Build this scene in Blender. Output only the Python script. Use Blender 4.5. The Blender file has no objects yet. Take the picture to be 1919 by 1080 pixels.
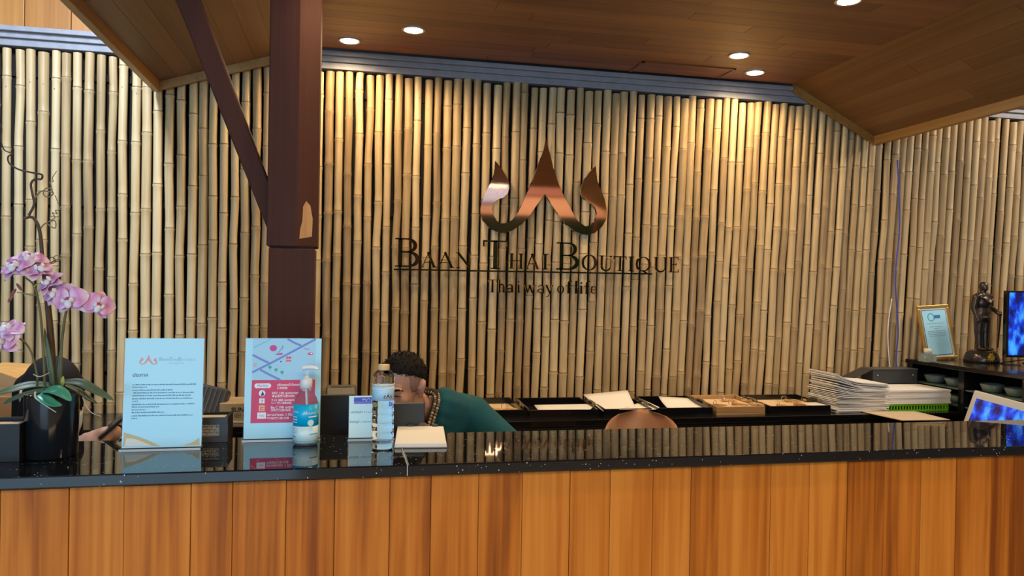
import bpy, bmesh, math, random
from mathutils import Vector, Matrix, Euler
R = math.radians
rnd = random.Random(7)
sc = bpy.context.scene
col = sc.collection

# ------------------------------------------------------------------ camera
FPX, CX, CY = 1450.0, 959.5, 540.0
CAM = Vector((0, 0, 1.55))
ax = Vector((7800 - CX, -(654 - CY), -FPX)).normalized()          # world X seen from the camera
az = Vector((0, 1, 0.005)); az.x = -(az.y * ax.y + az.z * ax.z) / ax.x; az.normalize()
ay = az.cross(ax)
ROT = Matrix((ax, ay, az))                                        # world = ROT @ camera
cam_d = bpy.data.cameras.new('camera'); cam = bpy.data.objects.new('camera', cam_d); col.objects.link(cam)
cam_d.sensor_width = 36; cam_d.lens = 36 * FPX / 1919; cam_d.clip_start = 0.05; cam_d.clip_end = 60
cam.matrix_world = Matrix.Translation(CAM) @ ROT.to_4x4()
sc.camera = cam

def at(px, py, X=None, Y=None, Z=None):
    """world point where the sight line of a photograph pixel meets a real plane of the room"""
    d = ROT @ Vector((px - CX, -(py - CY), -FPX))
    if Y is not None: t = (Y - CAM.y) / d.y
    elif Z is not None: t = (Z - CAM.z) / d.z
    else: t = (X - CAM.x) / d.x
    return CAM + d * t

# ------------------------------------------------------------------ world, exposure, large lights
w = bpy.data.worlds.new('world'); sc.world = w; w.use_nodes = True
bg = w.node_tree.nodes['Background']; bg.inputs[0].default_value = (0.55, 0.75, 1.0, 1); bg.inputs[1].default_value = 0.25
sc.view_settings.view_transform = 'Standard'; sc.view_settings.look = 'None'
sc.view_settings.exposure = 0.2; sc.view_settings.gamma = 1.0
sc.view_settings.use_curve_mapping = False

def area_light(name, loc, target, sx, sy, power, color):
    d = bpy.data.lights.new(name, 'AREA'); d.shape = 'RECTANGLE'; d.size = sx; d.size_y = sy
    d.energy = power; d.color = color
    o = bpy.data.objects.new(name, d); col.objects.link(o); o.location = loc
    o.rotation_euler = (Vector(target) - Vector(loc)).to_track_quat('-Z', 'Y').to_euler()
    return o
DAY = (0.40, 0.70, 1.0)
area_light('daylight_rear_window', (-2.7, -4.85, 1.35), (-2.7, 0, 1.35), 4.4, 2.3, 235, DAY)
area_light('lobby_lamp_left', (-1.13, 2.95, 3.3), (-1.16, 3.25, 1.0), 0.22, 0.5, 62, (0.70, 0.82, 1.0))
area_light('fluorescent_right', (4.9, 2.9, 3.25), (4.6, 3.5, 1.4), 1.2, 0.3, 44, (1.0, 0.86, 0.74))
area_light('lobby_ceiling_lamp', (0.9, -1.7, 3.3), (0.9, 0.6, 0.9), 2.4, 1.2, 165, (1.0, 0.76, 0.50))
area_light('rear_wall_fill', (3.4, -3.3, 3.3), (3.4, -5.0, 2.2), 2.4, 0.4, 60, (1.0, 0.80, 0.62))  # added fill that brightens the rear wall mirrored in the sign

# ------------------------------------------------------------------ materials
MATS = {}
def nodes_of(m):
    m.use_nodes = True
    return m.node_tree, m.node_tree.nodes['Principled BSDF']
def mat(name, color, rough=0.5, metal=0.0, spec=0.5, trans=0.0, ior=1.45, emit=None, estr=0.0, coat=0.0, var=0.0, alpha=1.0):
    if name in MATS: return MATS[name]
    m = bpy.data.materials.new(name); nt, b = nodes_of(m)
    b.inputs['Base Color'].default_value = (*color, 1); b.inputs['Roughness'].default_value = rough
    b.inputs['Metallic'].default_value = metal; b.inputs['Specular IOR Level'].default_value = spec
    b.inputs['Transmission Weight'].default_value = trans; b.inputs['IOR'].default_value = ior
    b.inputs['Coat Weight'].default_value = coat; b.inputs['Alpha'].default_value = alpha
    if emit: b.inputs['Emission Color'].default_value = (*emit, 1); b.inputs['Emission Strength'].default_value = estr
    if var:
        tc = nt.nodes.new('ShaderNodeTexCoord'); n = nt.nodes.new('ShaderNodeTexNoise'); n.inputs['Scale'].default_value = 22
        n.inputs['Detail'].default_value = 4
        r = nt.nodes.new('ShaderNodeValToRGB')
        r.color_ramp.elements[0].position = .3; r.color_ramp.elements[1].position = .7
        r.color_ramp.elements[0].color = (*[c * (1 - var) for c in color], 1)
        r.color_ramp.elements[1].color = (*[min(1, c * (1 + var)) for c in color], 1)
        nt.links.new(tc.outputs['Object'], n.inputs['Vector']); nt.links.new(n.outputs['Fac'], r.inputs[0])
        nt.links.new(r.outputs[0], b.inputs['Base Color'])
    MATS[name] = m; return m

def grain_mat(name, dark, mid, light, axis=2, rough=0.4, freq=14.0, stretch=0.06, figure=0.5, rand=0.35, bump=0.15, coat=0.0, lo=.3, hi=.85, spec=.5):
    """wood / bamboo: fibres run along the local axis, every piece differs a little"""
    if name in MATS: return MATS[name]
    m = bpy.data.materials.new(name); nt, b = nodes_of(m); N = nt.nodes.new; L = nt.links.new
    tc = N('ShaderNodeTexCoord'); oi = N('ShaderNodeObjectInfo')
    off = N('ShaderNodeVectorMath'); off.operation = 'SCALE'; off.inputs[0].default_value = (31.7, 17.3, 23.9)
    L(oi.outputs['Random'], off.inputs['Scale'])
    add = N('ShaderNodeVectorMath'); add.operation = 'ADD'; L(tc.outputs['Object'], add.inputs[0]); L(off.outputs[0], add.inputs[1])
    def mapped(s, st):
        mp = N('ShaderNodeMapping'); v = [s, s, s]; v[axis] = s * st; mp.inputs['Scale'].default_value = v
        L(add.outputs[0], mp.inputs['Vector']); return mp
    m1 = mapped(freq, stretch); n1 = N('ShaderNodeTexNoise'); n1.inputs['Scale'].default_value = 1; n1.inputs['Detail'].default_value = 3
    n1.inputs['Distortion'].default_value = figure; L(m1.outputs[0], n1.inputs['Vector'])
    m2 = mapped(freq * 9, stretch * .35); n2 = N('ShaderNodeTexNoise'); n2.inputs['Scale'].default_value = 1; n2.inputs['Detail'].default_value = 2
    L(m2.outputs[0], n2.inputs['Vector'])
    mx = N('ShaderNodeMath'); mx.operation = 'MULTIPLY_ADD'; mx.inputs[1].default_value = .45; L(n2.outputs['Fac'], mx.inputs[0])
    sc1 = N('ShaderNodeMath'); sc1.operation = 'MULTIPLY'; sc1.inputs[1].default_value = .75; L(n1.outputs['Fac'], sc1.inputs[0]); L(sc1.outputs[0], mx.inputs[2])
    r2 = N('ShaderNodeMath'); r2.operation = 'MULTIPLY_ADD'; r2.inputs[1].default_value = rand; r2.inputs[2].default_value = -rand / 2
    L(oi.outputs['Random'], r2.inputs[0])
    a2 = N('ShaderNodeMath'); a2.operation = 'ADD'; L(mx.outputs[0], a2.inputs[0]); L(r2.outputs[0], a2.inputs[1])
    ramp = N('ShaderNodeValToRGB'); e = ramp.color_ramp.elements
    e[0].position = lo; e[0].color = (*dark, 1); e[1].position = hi; e[1].color = (*light, 1)
    k = e.new((lo + hi) / 2); k.color = (*mid, 1)
    L(a2.outputs[0], ramp.inputs[0]); L(ramp.outputs[0], b.inputs['Base Color'])
    b.inputs['Roughness'].default_value = rough; b.inputs['Specular IOR Level'].default_value = .3 if name == 'painted_post' else spec
    b.inputs['Coat Weight'].default_value = coat; b.inputs['Coat Roughness'].default_value = .15
    if bump:
        bp = N('ShaderNodeBump'); bp.inputs['Strength'].default_value = bump; bp.inputs['Distance'].default_value = .002
        L(mx.outputs[0], bp.inputs['Height']); L(bp.outputs[0], b.inputs['Normal'])
    MATS[name] = m; return m

M_bamboo = grain_mat('bamboo', (.28, .182, .084), (.48, .335, .160), (.64, .485, .265), 2, .45, 9, .12, .3, .42, .1)
M_node = mat('bamboo_node', (.26, .17, .085), .6)
M_teak = grain_mat('teak_front', (.21, .050, .005), (.47, .138, .013), (.62, .22, .030), 2, .5, 8, .055, 2.2, .22, .05, 0, .38, .80, .2)
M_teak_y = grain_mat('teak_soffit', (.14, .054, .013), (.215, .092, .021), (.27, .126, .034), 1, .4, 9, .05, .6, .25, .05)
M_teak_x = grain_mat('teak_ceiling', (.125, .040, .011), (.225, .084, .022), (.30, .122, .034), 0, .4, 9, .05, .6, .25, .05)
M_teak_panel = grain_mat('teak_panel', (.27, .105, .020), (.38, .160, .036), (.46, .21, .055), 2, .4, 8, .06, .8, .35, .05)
M_post = grain_mat('painted_post', (.054, .016, .0095), (.074, .022, .013), (.092, .029, .017), 2, .72, 8, .06, .4, .1, .03)
M_postcut = grain_mat('bare_timber', (.42, .20, .08), (.56, .30, .12), (.65, .38, .17), 2, .6, 20, .2)
M_trim = mat('grey_blue_paint', (.27, .275, .31), .5, var=.1)
M_black = mat('black_lacquer', (.006, .006, .007), .18, coat=.3)
M_blackm = mat('black_matte', (.010, .010, .011), .55)
M_darkgrey = mat('dark_grey_plastic', (.045, .047, .05), .5)
M_white = mat('white_plastic', (.85, .87, .88), .35)
M_paper = mat('paper', (.86, .86, .84), .7)
M_daylit_paper = mat('paper_daylight_tint', (.46, .84, 1.0), .35)  # white paper with the blue of the daylight mixed into its colour
M_glass = mat('clear_glass', (.93, .97, .98), .02, trans=1.0, ior=1.45)
M_acryl = mat('acrylic', (.95, .98, 1.0), .03, trans=1.0, ior=1.2)
M_water = mat('water', (.90, .96, 1.0), .0, trans=1.0, ior=1.33)
M_mirror = mat('polished_copper_steel', (.80, .62, .46), .045, metal=1.0)
M_backing = mat('wall_backing', (.010, .008, .006), .9)
M_wall = mat('plaster', (.62, .55, .46), .8, var=.04)
M_skin = mat('skin', (.58, .33, .24), .5, var=.05)
M_hair = mat('hair', (.010, .008, .008), .75, spec=.2)
M_fade = mat('short_cropped_hair', (.34, .20, .15), .8, spec=.2)
M_teal = mat('teal_cotton', (.001, .085, .115), .8, var=.12)
M_dark_ink = mat('ink_dark', (.03, .08, .15), .6)
M_grey_ink = mat('ink_grey', (.28, .42, .52), .6)
M_gold = mat('gilt', (.62, .40, .10), .35, metal=.7)
M_bronze = mat('bronze', (.085, .062, .048), .34, metal=.75)
M_steel = mat('steel', (.6, .6, .62), .25, metal=1.0)

def granite():
    m = bpy.data.materials.new('black_granite'); nt, b = nodes_of(m); N = nt.nodes.new; L = nt.links.new
    tc = N('ShaderNodeTexCoord')
    v = N('ShaderNodeTexVoronoi'); v.inputs['Scale'].default_value = 120; L(tc.outputs['Object'], v.inputs['Vector'])
    n = N('ShaderNodeTexNoise'); n.inputs['Scale'].default_value = 40; L(tc.outputs['Object'], n.inputs['Vector'])
    lt = N('ShaderNodeMath'); lt.operation = 'LESS_THAN'; lt.inputs[1].default_value = .17; L(v.outputs['Distance'], lt.inputs[0])
    gt = N('ShaderNodeMath'); gt.operation = 'GREATER_THAN'; gt.inputs[1].default_value = .56; L(n.outputs['Fac'], gt.inputs[0])
    mu = N('ShaderNodeMath'); mu.operation = 'MULTIPLY'; L(lt.outputs[0], mu.inputs[0]); L(gt.outputs[0], mu.inputs[1])
    mix = N('ShaderNodeMix'); mix.data_type = 'RGBA'; mix.inputs['A'].default_value = (.006, .007, .009, 1); mix.inputs['B'].default_value = (.55, .56, .58, 1)
    L(mu.outputs[0], mix.inputs['Factor']); L(mix.outputs['Result'], b.inputs['Base Color'])
    r = N('ShaderNodeMapRange'); r.inputs['To Min'].default_value = .035; r.inputs['To Max'].default_value = .5
    L(mu.outputs[0], r.inputs['Value']); L(r.outputs[0], b.inputs['Roughness'])
    b.inputs['IOR'].default_value = 1.55; b.inputs['Specular IOR Level'].default_value = .5
    MATS['granite'] = m; return m
M_granite = granite()

def screen_mat():
    m = bpy.data.materials.new('camera_screen'); nt, b = nodes_of(m); N = nt.nodes.new; L = nt.links.new
    tc = N('ShaderNodeTexCoord'); mp = N('ShaderNodeMapping'); mp.inputs['Scale'].default_value = (26, 26, 14); L(tc.outputs['Object'], mp.inputs['Vector'])
    n = N('ShaderNodeTexNoise'); n.inputs['Scale'].default_value = 1; n.inputs['Detail'].default_value = 4; L(mp.outputs[0], n.inputs['Vector'])
    r = N('ShaderNodeValToRGB'); e = r.color_ramp.elements
    e[0].position = .38; e[0].color = (0, .005, .10, 1); e[1].position = .68; e[1].color = (.06, .42, 1, 1)
    k = e.new(.5); k.color = (.003, .05, .75, 1)
    L(n.outputs['Fac'], r.inputs[0]); b.inputs['Base Color'].default_value = (.01, .01, .02, 1); b.inputs['Roughness'].default_value = .15
    L(r.outputs[0], b.inputs['Emission Color']); b.inputs['Emission Strength'].default_value = .9
    return m
M_screen = screen_mat()

# ------------------------------------------------------------------ mesh building
class MB:
    def __init__(s): s.v = []; s.f = []; s.m = []; s.sm = []
    def add(s, verts, faces, mi=0, smooth=False):
        o = len(s.v); s.v += [Vector(p) for p in verts]
        for f in faces: s.f.append([i + o for i in f]); s.m.append(mi); s.sm.append(smooth)
        return s
    def box(s, a, b, mi=0, M=None, bev=0):
        x0, y0, z0 = a; x1, y1, z1 = b
        vs = [Vector(p) for p in ((x0, y0, z0), (x1, y0, z0), (x1, y1, z0), (x0, y1, z0), (x0, y0, z1), (x1, y0, z1), (x1, y1, z1), (x0, y1, z1))]
        if M is not None: vs = [M @ p for p in vs]
        return s.add(vs, [(3, 2, 1, 0), (4, 5, 6, 7), (0, 1, 5, 4), (1, 2, 6, 5), (2, 3, 7, 6), (3, 0, 4, 7)], mi)
    def hexa(s, bot, top, mi=0):
        return s.add(list(bot) + list(top), [(3, 2, 1, 0), (4, 5, 6, 7), (0, 1, 5, 4), (1, 2, 6, 5), (2, 3, 7, 6), (3, 0, 4, 7)], mi)
    def prism(s, pts, off, mi=0):
        n = len(pts); off = Vector(off); a = [Vector(p) for p in pts]; b = [p + off for p in a]
        fs = [tuple(range(n - 1, -1, -1)), tuple(range(n, 2 * n))] + [(i, (i + 1) % n, n + (i + 1) % n, n + i) for i in range(n)]
        return s.add(a + b, fs, mi)
    def lathe(s, prof, n=24, c=(0, 0, 0), mi=0, M=None, smooth=True, cap=True):
        c = Vector(c); vs = []; fs = []
        for r, z in prof:
            for k in range(n):
                a = 2 * math.pi * k / n; p = Vector((r * math.cos(a), r * math.sin(a), z))
                if M is not None: p = M @ p
                vs.append(c + p)
        m = len(prof)
        for i in range(m - 1):
            for k in range(n):
                fs.append((i * n + k, i * n + (k + 1) % n, (i + 1) * n + (k + 1) % n, (i + 1) * n + k))
        if cap:
            fs.append(tuple(range(n - 1, -1, -1))); fs.append(tuple(range((m - 1) * n, m * n)))
        return s.add(vs, fs, mi, smooth)
    def ell(s, c, r, M=None, n=16, m=10, mi=0):
        vs = []; fs = []; c = Vector(c)
        for i in range(m + 1):
            t = math.pi * i / m
            for k in range(n):
                a = 2 * math.pi * k / n
                q = (max(math.sin(t), 1e-4))
                p = Vector((r[0] * q * math.cos(a), r[1] * q * math.sin(a), r[2] * -math.cos(t)))
                if M is not None: p = M @ p
                vs.append(c + p)
        for i in range(m):
            for k in range(n): fs.append((i * n + k, i * n + (k + 1) % n, (i + 1) * n + (k + 1) % n, (i + 1) * n + k))
        fs.append(tuple(range(n - 1, -1, -1))); fs.append(tuple(range(m * n, (m + 1) * n)))
        return s.add(vs, fs, mi, True)
    def tube(s, pts, rad, n=8, mi=0, flat=1.0, smooth=True):
        pts = [Vector(p) for p in pts]; L = len(pts)
        if not hasattr(rad, '__len__'): rad = [rad] * L
        vs = []; fs = []; up = None
        for i, p in enumerate(pts):
            t = (pts[min(i + 1, L - 1)] - pts[max(i - 1, 0)])
            t = t.normalized() if t.length > 1e-9 else Vector((0, 0, 1))
            if up is None:
                up = Vector((0, 0, 1)) if abs(t.z) < .9 else Vector((0, 1, 0))
            sd = t.cross(up)
            if sd.length < 1e-6: sd = t.cross(Vector((1, 0, 0)))
            sd.normalize(); up = sd.cross(t).normalized()
            for k in range(n):
                a = 2 * math.pi * k / n
                vs.append(p + (sd * math.cos(a) + up * math.sin(a) * flat) * rad[i])
        for i in range(L - 1):
            for k in range(n): fs.append((i * n + k, i * n + (k + 1) % n, (i + 1) * n + (k + 1) % n, (i + 1) * n + k))
        fs.append(tuple(range(n - 1, -1, -1))); fs.append(tuple(range((L - 1) * n, L * n)))
        return s.add(vs, fs, mi, smooth)
    def caps(s, p0, p1, r0, r1, n=14):
        p0 = Vector(p0); p1 = Vector(p1); d = (p1 - p0); L = d.length; d.normalize()
        pts = []; rs = []
        for a in (-89, -60, -30, 0): pts.append(p0 + d * r0 * math.sin(R(a))); rs.append(r0 * math.cos(R(a)))
        for a in (0, 30, 60, 89): pts.append(p1 + d * r1 * math.sin(R(a))); rs.append(r1 * math.cos(R(a)))
        return s.tube(pts, rs, n)
    def ribbon(s, pts, wid, depth_vec, mi=0, normal=None):
        """stroke of varying width in a plane, extruded by depth_vec"""
        pts = [Vector(p) for p in pts]; L = len(pts); nrm = (normal or Vector(depth_vec)).normalized(); dv = Vector(depth_vec)
        if not hasattr(wid, '__len__'): wid = [wid] * L
        A = []; B = []
        for i, p in enumerate(pts):
            t = (pts[min(i + 1, L - 1)] - pts[max(i - 1, 0)]).normalized(); sd = nrm.cross(t).normalized() * wid[i] / 2
            A.append(p + sd); B.append(p - sd)
        vs = A + B + [p + dv for p in A] + [p + dv for p in B]; fs = []
        for i in range(L - 1):
            fs += [(i, i + 1, L + i + 1, L + i), (2 * L + i, 3 * L + i, 3 * L + i + 1, 2 * L + i + 1),
                   (i, 2 * L + i, 2 * L + i + 1, i + 1), (L + i, L + i + 1, 3 * L + i + 1, 3 * L + i)]
        fs += [(0, L, 3 * L, 2 * L), (L - 1, 3 * L - 1, 4 * L - 1, 2 * L - 1)]
        return s.add(vs, fs, mi)
    def mesh(s, name, mats, bevel=0, seg=2, fix=True):
        me = bpy.data.meshes.new(name); me.from_pydata(s.v, [], s.f)
        for q in (mats if isinstance(mats, (list, tuple)) else [mats]): me.materials.append(q)
        for p, mi, sm in zip(me.polygons, s.m, s.sm): p.material_index = mi; p.use_smooth = sm
        if fix or bevel:
            bm = bmesh.new(); bm.from_mesh(me)
            if fix: bmesh.ops.recalc_face_normals(bm, faces=bm.faces)
            if bevel:
                es = [e for e in bm.edges if len(e.link_faces) == 2 and e.calc_face_angle(0) > .6]
                bmesh.ops.bevel(bm, geom=es, offset=bevel, segments=seg, affect='EDGES', profile=.5)
            bm.to_mesh(me); bm.free()
        return me
    def build(s, name, mats, parent=None, bevel=0, seg=2, fix=True):
        return obj(name, s.mesh(name, mats, bevel, seg, fix), parent)

def obj(name, me, parent=None):
    o = bpy.data.objects.new(name, me); col.objects.link(o)
    if parent is not None: o.parent = parent
    return o
def tag(o, label=None, cat=None, group=None, kind=None):
    if label: o['label'] = label
    if cat: o['category'] = cat
    if group: o['group'] = group
    if kind: o['kind'] = kind
    return o
def thing(name, label, cat, loc=(0, 0, 0), rz=0, group=None, rx=0):
    o = bpy.data.objects.new(name, None); col.objects.link(o); o.location = loc; o.rotation_euler = (rx, 0, rz)
    o.empty_display_size = .05
    return tag(o, label, cat, group)
def frame_of(o):
    return Matrix.Translation(o.location) @ Euler(o.rotation_euler).to_matrix().to_4x4()
def struct(o): o['kind'] = 'structure'; return o

def text_mesh(name, body, size, mats, O, U, V, off=.0006, parent=None, align='LEFT', depth=0.0, bold=0.0):
    """flat printed lettering lying on the plane through O with right U and up V"""
    c = bpy.data.curves.new('t', 'FONT'); c.body = body; c.size = size; c.resolution_u = 2; c.align_x = align; c.extrude = depth; c.offset = bold
    o = bpy.data.objects.new('t', c); col.objects.link(o); bpy.context.view_layer.update()
    dg = bpy.context.evaluated_depsgraph_get(); me = bpy.data.meshes.new_from_object(o.evaluated_get(dg))
    bpy.data.objects.remove(o); bpy.data.curves.remove(c)
    U = Vector(U).normalized(); V = Vector(V).normalized(); Nn = U.cross(V); O = Vector(O)
    for v in me.vertices: v.co = O + U * v.co.x + V * v.co.y + Nn * (v.co.z + off)
    me.materials.clear(); me.materials.append(mats); me.name = name
    return obj(name, me, parent)

def smooth_curve(pts, n=8):
    """Catmull-Rom through points"""
    P = [Vector(p) for p in pts]; P = [P[0] * 2 - P[1]] + P + [P[-1] * 2 - P[-2]]; out = []
    for i in range(1, len(P) - 2):
        for k in range(n):
            t = k / n; a, b, c, d = P[i - 1], P[i], P[i + 1], P[i + 2]
            out.append(.5 * ((2 * b) + (c - a) * t + (2 * a - 5 * b + 4 * c - d) * t * t + (3 * b - a - 3 * c + d) * t ** 3))
    out.append(P[-2]); return out

def remeshed(mb, name, voxel, mats, parent=None, smooth=4, factor=.5):
    """one continuous skin grown over overlapping volumes"""
    me = mb.mesh(name + '_src', mats); o = bpy.data.objects.new(name + '_src', me); col.objects.link(o)
    r = o.modifiers.new('r', 'REMESH'); r.mode = 'VOXEL'; r.voxel_size = voxel; r.use_smooth_shade = True
    if smooth:
        q = o.modifiers.new('s', 'SMOOTH'); q.factor = factor; q.iterations = smooth
    bpy.context.view_layer.update(); dg = bpy.context.evaluated_depsgraph_get()
    out = bpy.data.meshes.new_from_object(o.evaluated_get(dg)); out.name = name
    bpy.data.objects.remove(o); bpy.data.meshes.remove(me)
    out.materials.clear()
    for q in (mats if isinstance(mats, (list, tuple)) else [mats]): out.materials.append(q)
    for p in out.polygons: p.use_smooth = True; p.material_index = 0
    return obj(name, out, parent)

# ================================================================== SETTING
WY = 4.20            # wall board
ZC = 2.75            # flat canopy ceiling
XL, XR, YB, ZT = -6.0, 7.2, -5.0, 3.4
floor = struct(MB().box((XL, YB, -.1), (XR, WY + .1, 0)).build('floor', mat('floor_tile', (.50, .42, .33), .3, var=.08)))
struct(MB().box((XL, YB, ZT), (XR, WY + .1, ZT + .1)).build('ceiling', mat('lobby_ceiling', (.55, .48, .40), .8)))
wall_b = struct(MB().box((XL, WY, 0), (XR, WY + .1, ZT)).build('wall_back', M_backing))
struct(MB().box((XL - .1, YB, 0), (XL, WY + .1, ZT)).build('wall_left', M_wall))
struct(MB().box((XR, YB, 0), (XR + .1, WY + .1, ZT)).build('wall_right', M_wall))
# rear wall, behind the photographer: opening to the daylight, dark glass doors, timber header, red beam
wr = MB()
wr.box((XL, YB - .1, 2.76), (XR, YB, ZT)); wr.box((XL, YB - .1, 0), (-5.0, YB, 2.76)); wr.box((XL, YB - .1, 0), (-.4, YB, .15))
wr.box((-.4, YB - .1, 0), (.1, YB, 2.76)); wr.box((6.4, YB - .1, 0), (XR, YB, 2.76))
struct(wr.build('wall_rear', mat('rear_timber', (.55, .30, .19), .5, var=.1)))
struct(MB().box((XL, YB, 3.10), (XR, YB + .14, 3.36)).build('trim_5', mat('red_beam', (.22, .045, .03), .4), bevel=.01))
struct(MB().box((1.75, YB + .14, 2.95), (2.80, YB + .16, 3.32)).build('blue_glow_panel', mat('blue_glow', (.1, .1, .12), .2, emit=(.12, .22, .62), estr=.8)))  # added glowing panel, puts a blue reflection into the sign emblem
dr = struct(MB().box((.1, YB - .07, 0), (6.4, YB - .03, 2.76)).build('door_1', mat('dark_garden_glass', (.006, .016, .010), .12)))
for k in range(7):
    x = .1 + k * 1.05
    MB().box((x - .03, YB - .03, 0), (x + .03, YB + .0, 2.76)).build('door_frame', M_post, dr)

# bamboo poles: children of the wall
def bamboo_mesh(seed):
    q = random.Random(seed); b = MB(); n = 10; zs = -1.55; r = .0226 * q.uniform(.88, 1.05)
    prof = [(0, zs)]; marks = []; z = zs + q.uniform(.05, .3); off = 0
    rings = [(zs, r, 0, 0, 0)]
    while z < .98:
        nx, ny = q.uniform(-.0035, .0035), q.uniform(-.002, .002)
        for dz, f, mi in ((-.05, .985, 0), (-.012, 1.0, 0), (-.004, 1.09, 0), (.001, 1.085, 1), (.008, .985, 0), (.05, .965, 0)):
            rings.append((z + dz, r * f, mi, nx, ny))
        r *= q.uniform(.985, 1.012); z += q.uniform(.22, .40)
    rings = [k for k in rings if k[0] < .99] + [(1.0, r, 0, 0, 0)]
    vs = []; fs = []; ms = []
    for (z, rr, mi, nx, ny) in rings:
        for k in range(n):
            a = 2 * math.pi * (k + .5) / n; vs.append((nx + rr * math.cos(a), ny + rr * math.sin(a), z))
    for i in range(len(rings) - 1):
        for k in range(n):
            b_ = (i * n + k, i * n + (k + 1) % n, (i + 1) * n + (k + 1) % n, (i + 1) * n + k); fs.append(b_); ms.append(rings[i][2])
    b.add(vs, fs, 0, True); b.m = ms
    zn = .80 + q.uniform(.0, .09); b.add([(.0028 * math.cos(t * 1.047), -r * 1.02, zn + .0028 * math.sin(t * 1.047)) for t in range(6)], [tuple(range(6))], 1)   # nail hole
    L = len(rings); b.add(vs[(L - 1) * n:], [tuple(range(n))], 1)
    return b.mesh('bamboo_pole', [M_bamboo, M_node])
bam = [bamboo_mesh(s) for s in range(22)]
def lean_at(x):
    pts = [(-2.2, -.008), (-.5, -.004), (.8, .008), (1.7, .022), (2.6, .046), (4.8, .05)]
    for (a, la), (b, lb) in zip(pts, pts[1:]):
        if x <= b: return la + (lb - la) * max(0, (x - a) / (b - a))
    return pts[-1][1]
x = -2.15
while x < 4.75:
    o = obj('bamboo_pole', bam[rnd.randrange(22)], wall_b)
    top = 2.654 + rnd.uniform(-.020, .002)
    o.location = (x, WY - .033 + rnd.uniform(-.006, .004), 1.645 + (top - 2.645))
    o.rotation_mode = 'ZYX'; o.rotation_euler = (0, lean_at(x) + rnd.uniform(-.003, .003), rnd.uniform(-.35, .35))
    x += rnd.uniform(.0485, .0545) if rnd.random() > .12 else rnd.uniform(.055, .061)
# horizontal battens behind the poles
for z in (1.08, 1.9, 2.52):
    MB().box((XL, WY - .012, z), (XR, WY, z + .035)).build('batten', M_backing, wall_b)
# grey-blue cornice above the poles, in two steps
tr = MB(); tr.box((XL, WY - .055, 2.655), (XR, WY, 2.69)); tr.box((XL, WY - .07, 2.69), (XR, WY, 2.718)); tr.box((XL, WY - .09, 2.718), (XR, WY, 2.742))
struct(tr.build('trim_1', M_trim, bevel=.003))
# teak boarding over the cornice, left of the canopy and right of it
for x0, x1 in ((-2.6, -.95), (3.1, 4.9)):
    x = x0
    while x < x1:
        wd = rnd.uniform(.17, .26); MB().box((-wd / 2 + .002, -.012, -.325), (wd / 2 - .002, .012, .325)).build('board', M_teak_panel, wall_b, bevel=.002).location = (x + wd / 2, WY - .014, 3.07)
        x += wd

# canopy over the desk: flat middle, sloping wings
CXL, CXR = -.20, 2.535          # creases
EL, ER = (-.937, 2.515), (3.083, 2.47)   # outer lower edges (soffit)
Y0, Y1 = -.9, 4.10
can = MB()
can.box((CXL, Y0, ZC + .012), (CXR, Y1, ZC + .05))
can.hexa([(EL[0], Y0, EL[1] + .012), (CXL, Y0, ZC + .012), (CXL, Y1, ZC + .012), (EL[0], Y1, EL[1] + .012)],
         [(EL[0], Y0, EL[1] + .05), (CXL, Y0, ZC + .05), (CXL, Y1, ZC + .05), (EL[0], Y1, EL[1] + .05)])
can.hexa([(CXR, Y0, ZC + .012), (ER[0], Y0, ER[1] + .012), (ER[0], Y1, ER[1] + .012), (CXR, Y1, ZC + .012)],
         [(CXR, Y0, ZC + .05), (ER[0], Y0, ER[1] + .05), (ER[0], Y1, ER[1] + .05), (CXR, Y1, ZC + .05)])
canopy = struct(can.build('ceiling', M_backing))
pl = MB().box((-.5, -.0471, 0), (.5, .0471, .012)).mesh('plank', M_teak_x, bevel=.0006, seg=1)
y = Y1 - .05; wdt = .095
while y > Y0:
    x = CXL
    while x < CXR - .01:
        ln = min(rnd.uniform(.7, 1.7), CXR - x)
        if CXR - (x + ln) < .3: ln = CXR - x
        o = obj('plank', pl, canopy); o.location = (x + ln / 2, y, ZC); o.scale = (ln - .002, 1, 1)
        x += ln
    y -= wdt
def wing(xa, za, xb, zb):
    a = Vector((xa, 0, za)); b = Vector((xb, 0, zb)); L = (b - a).length; ang = -math.atan2(zb - za, xb - xa); nw = max(1, round(L / .092)); wd = L / nw
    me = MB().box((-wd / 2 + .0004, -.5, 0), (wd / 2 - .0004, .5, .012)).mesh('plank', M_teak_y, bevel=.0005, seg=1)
    for i in range(nw):
        c = a + (b - a) * ((i + .5) / nw); y = Y0 + rnd.uniform(-.5, 0)
        while y < Y1 - .01:
            ln = rnd.uniform(1.2, 2.6); ys, ye = max(y, Y0), min(y + ln, Y1 - .0)
            if Y1 - ye < .4: ye = Y1
            o = obj('plank', me, canopy); o.location = (c.x, (ys + ye) / 2, c.z); o.rotation_euler = (0, ang, 0); o.scale = (1, ye - ys - .002, 1)
            y = ye
wing(EL[0], EL[1], CXL, ZC); wing(CXR, ZC, ER[0], ER[1])
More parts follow.
